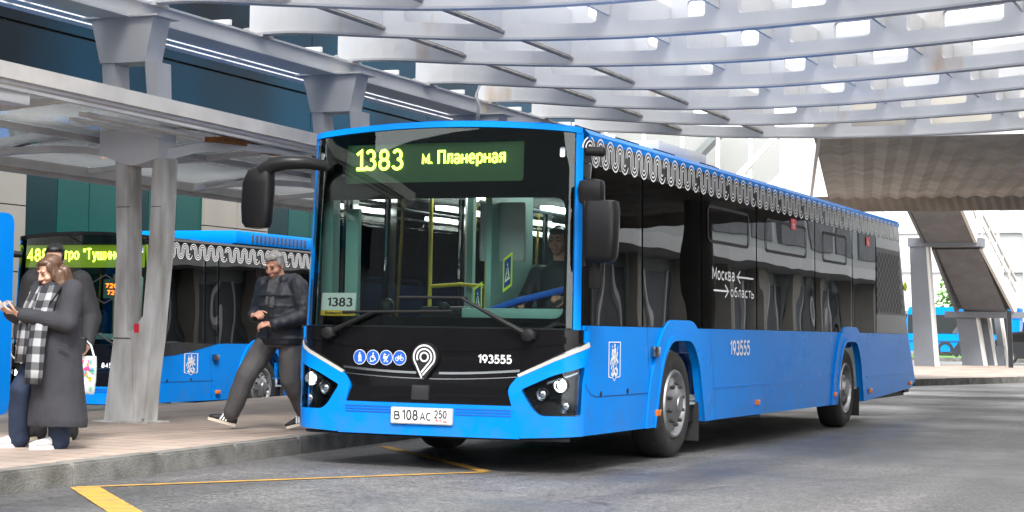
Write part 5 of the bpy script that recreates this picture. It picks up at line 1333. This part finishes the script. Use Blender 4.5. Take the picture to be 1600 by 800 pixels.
def head(mb, c, fwd, up, s=1.):
    f = Vector(fwd).normalized(); u = Vector(up); u = (u-f*u.dot(f)).normalized(); x = f.cross(u)*-1   # x = person's left
    Rm = Matrix((x, -f, u)).transposed()      # local: x left, -y forward, z up
    P = lambda p: Vector(c)+Rm @ (Vector(p)*s)
    def E(p, r): mb.ell(P(p), tuple(q*s for q in r), 18, 12, Rm)
    E((0, .012, .035), (.074, .094, .086)); E((0, -.018, -.02), (.064, .074, .078)); E((0, -.035, -.072), (.044, .046, .036)); E((0, -.055, -.098), (.026, .026, .018))
    cap(mb, P((0, -.092, .018)), P((0, -.112, -.028)), .010*s, .016*s, 8); E((.012, -.10, -.032), (.010, .011, .008)); E((-.012, -.10, -.032), (.010, .011, .008))
    for sx in (1, -1):
        E((sx*.074, .012, -.005), (.010, .020, .032)); E((sx*.036, -.062, -.03), (.028, .026, .026)); E((sx*.03, -.085, .03), (.026, .012, .009)); E((sx*.03, -.078, .008), (.016, .014, .012))
    E((0, -.086, -.062), (.024, .014, .010)); E((0, -.084, -.074), (.02, .014, .009))
    return P, Rm
def face_parts(body, P, Rm, s=1., brow='hair_brown', beard=None):
    for sx in (1, -1):
        k = MB(); k.ell(P((sx*.031, -.0925, .010)), (.0125*s, .004*s, .0055*s), 10, 6, Rm); k.build('eye', 'eye_dark', body, smooth=60)
        k = MB(); k.tube([P((sx*.012, -.098, .030)), P((sx*.03, -.099, .036)), P((sx*.05, -.084, .030))], [.004*s, .0045*s, .002*s], 6); k.build('eyebrow', brow, body, smooth=60)
    k = MB(); k.ell(P((0, -.0985, -.066)), (.021*s, .006*s, .006*s), 10, 6, Rm); k.build('mouth', 'lips', body, smooth=60)
def hair_cap(P, Rm, s, root, m, style):
    k = MB()
    def E(p, r): k.ell(P(p), tuple(q*s for q in r), 16, 10, Rm)
    if style == 'short':
        E((0, .03, .062), (.080, .090, .072)); E((0, -.035, .092), (.066, .056, .034)); E((0, .07, .0), (.066, .05, .07))
        for sx in (1, -1): E((sx*.068, .012, .03), (.014, .05, .045))
        for i in range(26):
            a = random.uniform(0, 6.28); b_ = random.uniform(.2, 1.3); E((.07*math.cos(a)*math.sin(b_), .02+.085*math.sin(a)*math.sin(b_), .055+.075*math.cos(b_)), (.016, .018, .016))
        return fuse(k, 'hair', m, root, .006, 1, .003, 60)
    E((0, .03, .06), (.084, .092, .076)); E((0, -.03, .095), (.064, .05, .03)); E((0, .075, -.02), (.078, .05, .10))
    for sx in (1, -1):
        E((sx*.07, -.02, .05), (.022, .05, .05)); E((sx*.078, -.005, -.02), (.022, .045, .08)); 
        pts = [(sx*.072, .0, -.02), (sx*.086, -.006, -.10), (sx*.088, -.015, -.17), (sx*.098, -.022, -.23), (sx*.088, -.035, -.30)]
        for o in ((0, 0), (.012, .035), (-.006, .07)):
            for a, b_ in zip(pts, pts[1:]): cap(k, P((a[0]+sx*o[0], a[1]+o[1], a[2])), P((b_[0]+sx*o[0], b_[1]+o[1], b_[2])), .034*s, .030*s, 10)
    for i in range(5):
        x = (i-2)*.035; cap(k, P((x, .09, -.02)), P((x*1.3, .105, -.24)), .045*s, .03*s, 10)
    return fuse(k, 'hair', m, root, .007, 3, .0035, 14)
def shoe(root, heel, toe, up, m, sole, stripes=False):
    """heel and toe on the sole plane"""
    h = Vector(heel); t = Vector(toe); d = (t-h); L = d.length; d.normalize(); u = Vector(up); u = (u-d*u.dot(d)).normalized(); x = d.cross(u)
    def ring(prof):
        return [h+d*a*L+x*w*math.cos(th)+u*(b+hh*math.sin(th)) for a, w, b, hh in [prof] for th in [2*math.pi*i/16 for i in range(16)]]
    k = MB(); k.loft([ring(p) for p in ((-.01, .015, .05, .02), (.03, .032, .055, .035), (.15, .036, .062, .048), (.35, .037, .058, .045), (.6, .043, .048, .032), (.8, .046, .042, .024), (.95, .036, .036, .016), (1.0, .015, .034, .008))])
    sh_ = k.build('shoe', m, root, smooth=60)
    k = MB(); n = 20; out = []
    for z in (0, .026):
        o = []
        for i in range(n):
            th = 2*math.pi*i/n; a = .5+.52*math.cos(th); w = (.047 if math.cos(th) > 0 else .039)*abs(math.sin(th))**.7*math.copysign(1, math.sin(th))
            o.append(h+d*a*L+x*w+u*z)
        out.append(o)
    k.loft(out); k.build('sole', sole, sh_, smooth=40)
    if stripes:
        for sx in (1, -1):
            k = MB()
            for i in range(3):
                a = .40+i*.10; p = h+d*a*L+x*sx*.046+u*.03; q = h+d*(a-.09)*L+x*sx*.036+u*.095; k.beam(p, q, .014, .006, x)
            k.build('stripes', 'white_decal', sh_)
    return sh_
def leg(mb, hip, knee, ankle, r):
    cap(mb, hip, knee, r[0], r[1]); cap(mb, knee, ankle, r[1], r[2])

def man():
    t = T('person', 'grey haired man in dark padded jacket and grey trousers striding along the platform', 'person', (-2.39, 1.75, .15), R(-6))
    s = .97
    hipR, kneeR, ankR = (-.095, -.02, .86), (-.24, -.20, .50), (-.36, -.24, .155)
    hipL, kneeL, ankL = (.095, .03, .86), (.10, .03, .47), (.13, .26, .14)
    shR, elR, wrR = (-.20, .01, 1.35), (-.27, .02, 1.08), (-.16, -.21, 1.07)
    shL, elL, wrL = (.20, -.01, 1.35), (.29, .0, 1.07), (.10, -.27, .985)
    b = MB(); fwd = (.05, -1, -.38); hc = (-.02, -.08, 1.535)
    P, Rm = head(b, hc, fwd, (0, -.1, 1), 1.0)
    cap(b, (0, .0, 1.34), (-.015, -.035, 1.47), .062, .058); ringloft(b, [(0, 0, .84, .14, .10), (0, 0, 1.05, .14, .10), (0, 0, 1.28, .16, .10), (0, 0, 1.38, .09, .07)])
    for h_, kn, an in ((hipR, kneeR, ankR), (hipL, kneeL, ankL)): leg(b, h_, kn, an, (.075, .055, .04))
    for a, e, w_ in ((shR, elR, wrR), (shL, elL, wrL)): cap(b, a, e, .045, .04); cap(b, e, w_, .04, .028)
    hand(b, wrR, (.75, -.45, .15), (.2, .5, -.7), 1, .75, 1.05); hand(b, wrL, (-.80, -.45, -.05), (.1, .6, -.6), -1, .75, 1.05)
    body = fuse(b, 'body', 'skin_ruddy', t, .0058, 2)
    face_parts(body, P, Rm, 1.0, 'hair_grey'); hair_cap(P, Rm, 1.0, t, 'hair_grey', 'short')
    # trousers
    k = MB(); ringloft(k, [(0, 0, .78, .17, .135), (0, 0, .92, .175, .14), (0, 0, 1.0, .17, .13)])
    for h_, kn, an in ((hipR, kneeR, ankR), (hipL, kneeL, ankL)):
        an2 = Vector(an)+Vector((0, .0, .01)); leg(k, h_, kn, an2, (.115, .094, .082))
    fuse(k, 'trousers', 'trouser_grey', t, .011, 2, .010, 8)
    # jacket
    k = MB(); ringloft(k, [(0, 0, .80, .215, .165), (0, 0, .84, .225, .175), (0, 0, 1.0, .225, .18), (0, -.005, 1.15, .225, .175), (0, 0, 1.28, .225, .155), (0, 0, 1.36, .18, .13), (0, .01, 1.41, .10, .09)])
    for a, e, w_ in ((shR, elR, wrR), (shL, elL, wrL)):
        cap(k, a, e, .092, .085); cap(k, e, Vector(e)+(Vector(w_)-Vector(e))*.88, .085, .058)
        for q in range(1, 5): p = Vector(a).lerp(Vector(e), q/5); k.ell(p, (.093, .093, .05), 14, 8)
        for q in range(1, 4): p = Vector(e).lerp(Vector(w_), q/4.5); k.ell(p, (.082-.008*q,)*3, 14, 8)
    for q in (.86, .96, 1.06, 1.16, 1.26): ringloft(k, [(0, 0, q-.035, .21, .16), (0, 0, q, .236, .188), (0, 0, q+.035, .21, .16)])
    for sx in (-1, 1): cap(k, (sx*.07, -.06, 1.40), (sx*.09, .08, 1.42), .05, .055)
    cap(k, (-.07, .12, 1.40), (.07, .12, 1.40), .07, .07); cap(k, (-.09, .07, 1.36), (.09, .07, 1.36), .07, .07)
    jk = fuse(k, 'jacket', 'puffer_navy', t, .010, 2, .010, 14)
    k = MB(); k.tube([(0, -.20, .84), (.005, -.205, 1.0), (0, -.195, 1.15), (-.005, -.175, 1.27)], .007, 6); k.build('zip', 'black_plastic', jk)
    k = MB(); ringloft(k, [(-.01, -.03, 1.36, .085, .085), (-.01, -.03, 1.40, .092, .09), (-.015, -.035, 1.445, .078, .078)])
    for sx, z1 in ((-.035, 1.13), (.03, 1.10)): cap(k, (sx, -.12, 1.38), (sx*.9, -.172, z1+.05), .024, .022)
    cap(k, (0, -.12, 1.36), (0, -.165, 1.16), .03, .026)
    fuse(k, 'scarf', 'knit_grey', t, .009, 2, .006, 30)
    shoe(t, (-.345, -.20, .028), (-.545, -.36, .095), (-.2, -.2, .9), 'shoe_black', 'sole_cream', True)
    shoe(t, (.145, .30, .06), (.02, .10, .006), (0, .2, .9), 'shoe_black', 'sole_cream', True)
    return t
man()
def ribbon(pts, wdir, w, m, name, parent, th=.012, v0=0.):
    """scarf end: a band swept along pts, with uv for the check"""
    pts = [Vector(p) for p in pts]; wd = Vector(wdir).normalized(); mb = MB(); L = 0; uvs = []
    n = 6
    for i, p in enumerate(pts):
        if i: L += (p-pts[i-1]).length
        d = (pts[min(i+1, len(pts)-1)]-pts[max(i-1, 0)]).normalized(); nn = d.cross(wd).normalized()
        for k in range(n+1):
            u = k/n-.5; mb.v.append(tuple(p+wd*u*w+nn*.012*math.sin(u*9+i*.6))); uvs.append((u*w+.5, L+v0))
    for i in range(len(pts)-1):
        for k in range(n): mb.f.append((i*(n+1)+k, i*(n+1)+k+1, (i+1)*(n+1)+k+1, (i+1)*(n+1)+k))
    me = mb.mesh(name, m); ul = me.uv_layers.new(name='UVMap')
    for l in me.loops: ul.data[l.index].uv = uvs[l.vertex_index]
    for p in me.polygons: p.use_smooth = True
    o = bpy.data.objects.new(name, me); COL.objects.link(o); o.parent = parent
    sd = o.modifiers.new('s', 'SOLIDIFY'); sd.thickness = th; sd.offset = 0
    return o
def woman():
    t = T('person', 'brown haired woman in long grey coat and checked scarf looking at her phone', 'person', (-2.42, -1.62, .15), R(-10))
    shR, elR, wrR = (-.17, .0, 1.22), (-.27, -.02, .98), (-.30, -.22, 1.045)
    shL, elL, wrL = (.17, .0, 1.22), (.225, -.10, .97), (-.14, -.26, 1.03)
    b = MB(); P, Rm = head(b, (-.0, -.075, 1.36), (-.2, -1, -.40), (0, -.25, 1), .94)
    cap(b, (0, .02, 1.2), (0, -.03, 1.31), .052, .048); ringloft(b, [(0, 0, .78, .14, .1), (0, 0, 1.0, .12, .09), (0, 0, 1.18, .14, .09), (0, .01, 1.26, .08, .06)])
    legs = (((-.10, 0, .80), (-.21, -.15, .45), (-.30, -.07, .10)), ((.085, 0, .80), (.07, -.02, .44), (.04, .02, .09)))
    for l in legs: leg(b, *l, (.075, .055, .04))
    for a, e, w_ in ((shR, elR, wrR), (shL, elL, wrL)): cap(b, a, e, .04, .036); cap(b, e, w_, .036, .024)
    hand(b, wrR, (.15, -.9, .25), (.35, .1, .8), 1, .55, .92); hand(b, wrL, (-.55, -.75, .25), (-.3, .2, .8), -1, .6, .92)
    body = fuse(b, 'body', 'skin', t, .0056, 2); face_parts(body, P, Rm, .94); hair_cap(P, Rm, .98, t, 'hair_brown', 'long')
    k = MB()
    for l in legs: leg(k, l[0], l[1], Vector(l[2])+Vector((0, 0, -.03)), (.10, .085, .085))
    fuse(k, 'jeans', 'denim', t, .012, 2, .008, 10)
    k = MB(); ringloft(k, [(.02, .02, .17, .235, .205), (.02, .02, .22, .24, .21), (.01, .015, .5, .22, .19), (0, .01, .8, .205, .17), (0, 0, 1.0, .20, .16), (0, 0, 1.14, .195, .145), (0, .005, 1.22, .17, .125), (0, .01, 1.27, .12, .10)], 32)
    for a, e, w_ in ((shR, elR, wrR), (shL, elL, wrL)):
        cap(k, a, e, .085, .082); cap(k, e, Vector(e)+(Vector(w_)-Vector(e))*.86, .080, .06)
    ct = fuse(k, 'coat', 'wool_grey', t, .010, 3, .009, 7)
    k = MB(); k.beam((.18, -.145, .80), (.25, -.10, .795), .02, .012); k.build('pocket', 'black_cloth', ct)
    for sx in (-1, 1): k = MB(); k.loft([[Vector((sx*.03, -.165, .95)), Vector((sx*.10, -.155, 1.12)), Vector((sx*.16, -.10, 1.23)), Vector((sx*.08, -.08, 1.26))], [Vector((sx*.03, -.18, .95)), Vector((sx*.11, -.175, 1.12)), Vector((sx*.17, -.115, 1.245)), Vector((sx*.08, -.10, 1.28))]]); k.build('lapel', 'wool_grey', ct, smooth=40)
    k = MB(); ringloft(k, [(0, -.0, 1.19, .13, .12), (0, -.01, 1.23, .135, .125), (0, -.01, 1.27, .115, .11), (0, -.015, 1.30, .08, .08)])
    fuse(k, 'scarf_loop', 'wool_grey', t, .009, 2, .006, 20)
    ribbon([(-.09, -.10, 1.24), (-.115, -.16, 1.1), (-.12, -.215, .95), (-.12, -.235, .8), (-.125, -.25, .66)], (.95, -.3, 0), .19, 'plaid', 'scarf', t)
    ribbon([(.06, -.12, 1.25), (.05, -.17, 1.1), (.04, -.22, .95), (.04, -.24, .8), (.045, -.255, .6), (.05, -.265, .50)], (.98, .15, 0), .17, 'plaid', 'scarf', t, v0=.06)
    shoe(t, (-.29, -.03, .0), (-.40, -.26, .0), (0, 0, 1), 'shoe_white', 'shoe_white'); shoe(t, (.05, .05, .0), (-.04, -.20, .0), (0, 0, 1), 'shoe_white', 'shoe_white')
    ph = tag(None or MB().box((0, 0, 0), (.072, .15, .009), bev=.004).build('phone', 'phone_grey', smooth=40), 'grey phone held in both hands of the woman in the long coat', 'phone')
    m4 = t.matrix_basis.copy() if False else Matrix.Translation(t.location) @ Matrix.Rotation(R(-10), 4, 'Z')
    ph.matrix_world = m4 @ Matrix.Translation((-.235, -.325, 1.098)) @ Matrix.Rotation(R(24), 4, 'X') @ Matrix.Rotation(R(8), 4, 'Y')
    return t
woman()
def stander():
    t = T('person', 'dark haired person in glasses and black coat half hidden behind the woman', 'person', (-3.10, -.72, .15), R(14))
    shR, elR, wrR = (-.20, .0, 1.27), (-.27, .03, 1.0), (-.25, -.12, .80)
    shL, elL, wrL = (.20, .0, 1.27), (.29, .02, .98), (.345, -.17, .75)
    b = MB(); P, Rm = head(b, (.0, -.05, 1.44), (.25, -1, -.12), (0, 0, 1), .95)
    cap(b, (0, .01, 1.25), (0, -.02, 1.38), .056, .052); ringloft(b, [(0, 0, .8, .14, .1), (0, 0, 1.0, .13, .09), (0, 0, 1.2, .15, .09), (0, 0, 1.3, .08, .06)])
    legs = (((-.09, 0, .82), (-.10, -.02, .45), (-.13, .0, .09)), ((.09, 0, .82), (.10, .0, .45), (.12, .03, .09)))
    for l in legs: leg(b, *l, (.075, .055, .04))
    for a, e, w_ in ((shR, elR, wrR), (shL, elL, wrL)): cap(b, a, e, .042, .038); cap(b, e, w_, .038, .026)
    hand(b, wrR, (.1, -.5, -.8), (.8, 0, 0), 1, .5, .95); hand(b, wrL, (.15, -.95, .0), (-.9, 0, 0), 1, .85, 1.0)
    body = fuse(b, 'body', 'skin', t, .006, 2); face_parts(body, P, Rm, .95, 'hair_black'); hair_cap(P, Rm, .98, t, 'hair_black', 'short')
    k = MB()
    for sx in (1, -1): k.tube([P((sx*.034+.022*math.cos(a), -.102, .010+.017*math.sin(a))) for a in [2*math.pi*i/14 for i in range(15)]], .0028, 6, False); k.tube([P((sx*.056, -.10, .012)), P((sx*.078, -.01, .012))], .0025, 6)
    k.tube([P((-.012, -.104, .012)), P((.012, -.104, .012))], .0025, 6); k.build('glasses', 'black_plastic', t)
    k = MB()
    for l in legs: leg(k, l[0], l[1], Vector(l[2])+Vector((0, 0, -.03)), (.10, .085, .08))
    fuse(k, 'trousers', 'black_cloth', t, .012, 2, .008, 10)
    k = MB(); ringloft(k, [(0, .0, .62, .235, .18), (0, 0, .9, .23, .18), (0, 0, 1.1, .225, .165), (0, 0, 1.22, .22, .145), (0, .0, 1.30, .15, .12), (0, .01, 1.36, .085, .085)])
    for a, e, w_ in ((shR, elR, wrR), (shL, elL, wrL)): cap(k, a, e, .092, .085); cap(k, e, Vector(e)+(Vector(w_)-Vector(e))*.86, .085, .055)
    fuse(k, 'coat', 'black_cloth', t, .012, 3, .009, 9)
    shoe(t, (-.13, .05, .0), (-.16, -.21, .0), (0, 0, 1), 'shoe_black', 'sole_cream'); shoe(t, (.12, .08, .0), (.15, -.18, .0), (0, 0, 1), 'shoe_black', 'sole_cream')
    t.scale = (1.03, 1.03, 1.035)
    m4 = Matrix.Translation(t.location) @ Matrix.Rotation(R(14), 4, 'Z') @ Matrix.Scale(1.03, 4)
    hp = m4 @ Vector((.345, -.27, .765))
    cp = T('coffee_cup', 'small dark takeaway cup held beside the hanging tote bag', 'cup', hp-Vector((0, 0, .05)))
    k = MB(); k.lathe([(.001, -.05), (.026, -.05), (.035, .05), (.001, .05)], hp, 'z', 20); k.build('cup', 'black_cloth', cp, smooth=40, world=True)
    k = MB(); k.lathe([(.037, .05), (.037, .06), (.032, .066), (.001, .066)], hp, 'z', 20); k.build('lid', 'black_plastic', cp, smooth=40, world=True)
    bp = m4 @ Vector((.35, -.19, .70))
    bg_ = T('tote_bag', 'white tote bag with small bright prints hanging from a hand', 'bag', bp-Vector((0, 0, .40)))
    k = MB(); rm = Matrix.Rotation(R(30), 3, 'Z')
    rings = []
    for z, w_, th in ((-.02, .078, .03), (-.1, .082, .045), (-.22, .078, .05), (-.31, .07, .04), (-.33, .06, .02)):
        rings.append([bp+rm @ Vector((w_*abs(math.cos(a))**.4*math.copysign(1, math.cos(a)), th*math.sin(a), z)) for a in [2*math.pi*i/20 for i in range(20)]])
    k.loft(rings); k.build('bag', 'bag_white', bg_, smooth=40, world=True)
    for sy in (-.02, .02): k = MB(); k.tube([bp+rm @ Vector(p) for p in ((-.06, sy, -.03), (-.03, sy*.6, .07), (0, 0, .10), (.03, sy*.6, .07), (.06, sy, -.03))], .007, 6); k.build('handle', 'bag_white', bg_, world=True)
    random.seed(5); cl = ['pink', 'green', 'sky_blue', 'orange', 'pink', 'sticker_yellow']
    for i in range(16):
        u = random.uniform(-.055, .055); z = random.uniform(-.28, -.06); r = random.uniform(.010, .022); k = MB()
        n = random.choice((4, 6, 9)); a0 = random.random()*6
        pl = [(u+r*random.uniform(.7, 1.2)*math.cos(a0+2*math.pi*j/n), z+r*random.uniform(.7, 1.2)*math.sin(a0+2*math.pi*j/n)) for j in range(n)]
        k.prism(pl, lambda p, q, w: tuple(bp+rm @ Vector((p, -.054-w, q))), .003); k.build('print', cl[i % 6], bg_, world=True)
stander()
def driver():
    t = T('person', 'bus driver in dark jacket with hands on the steering wheel', 'person', (.66, 1.12, .66))
    z0 = -.66
    b = MB(); P, Rm = head(b, (0, -.03, 1.87+z0), (.05, -1, -.05), (0, 0, 1), .98)
    cap(b, (0, .02, 1.66+z0), (0, .0, 1.80+z0), .056, .052); ringloft(b, [(0, 0.02, 1.08+z0, .15, .11), (0, .02, 1.3+z0, .14, .10), (0, .02, 1.56+z0, .15, .09), (0, .02, 1.68+z0, .08, .06)])
    sh = ((-.19, .02, 1.60+z0), (.19, .02, 1.60+z0)); el_ = ((-.26, -.12, 1.36+z0), (.27, -.12, 1.38+z0)); wr = ((-.20, -.36, 1.33+z0), (.20, -.36, 1.38+z0))
    for a, e, w_ in zip(sh, el_, wr): cap(b, a, e, .042, .038); cap(b, e, w_, .038, .026)
    for sx in (-1, 1): cap(b, (sx*.1, .0, 1.1+z0), (sx*.12, -.42, 1.1+z0), .08, .06); cap(b, (sx*.12, -.42, 1.1+z0), (sx*.12, -.5, .72+z0), .06, .04)
    hand(b, wr[0], (.3, -.9, .2), (.5, .2, -.6), -1, .8, 1.0); hand(b, wr[1], (-.3, -.9, .2), (-.5, .2, -.6), 1, .8, 1.0)
    body = fuse(b, 'body', 'skin_ruddy', t, .007, 2); face_parts(body, P, Rm, .98, 'hair_black'); hair_cap(P, Rm, 1.0, t, 'hair_black', 'short')
    k = MB(); ringloft(k, [(0, .02, 1.02+z0, .2, .15), (0, .02, 1.3+z0, .2, .15), (0, .02, 1.55+z0, .21, .13), (0, .02, 1.65+z0, .14, .11), (0, .02, 1.71+z0, .08, .08)])
    for a, e, w_ in zip(sh, el_, wr): cap(k, a, e, .08, .07); cap(k, e, Vector(e).lerp(Vector(w_), .8), .07, .05)
    fuse(k, 'jacket', 'puffer_navy', t, .012, 2, .006, 10)
driver()
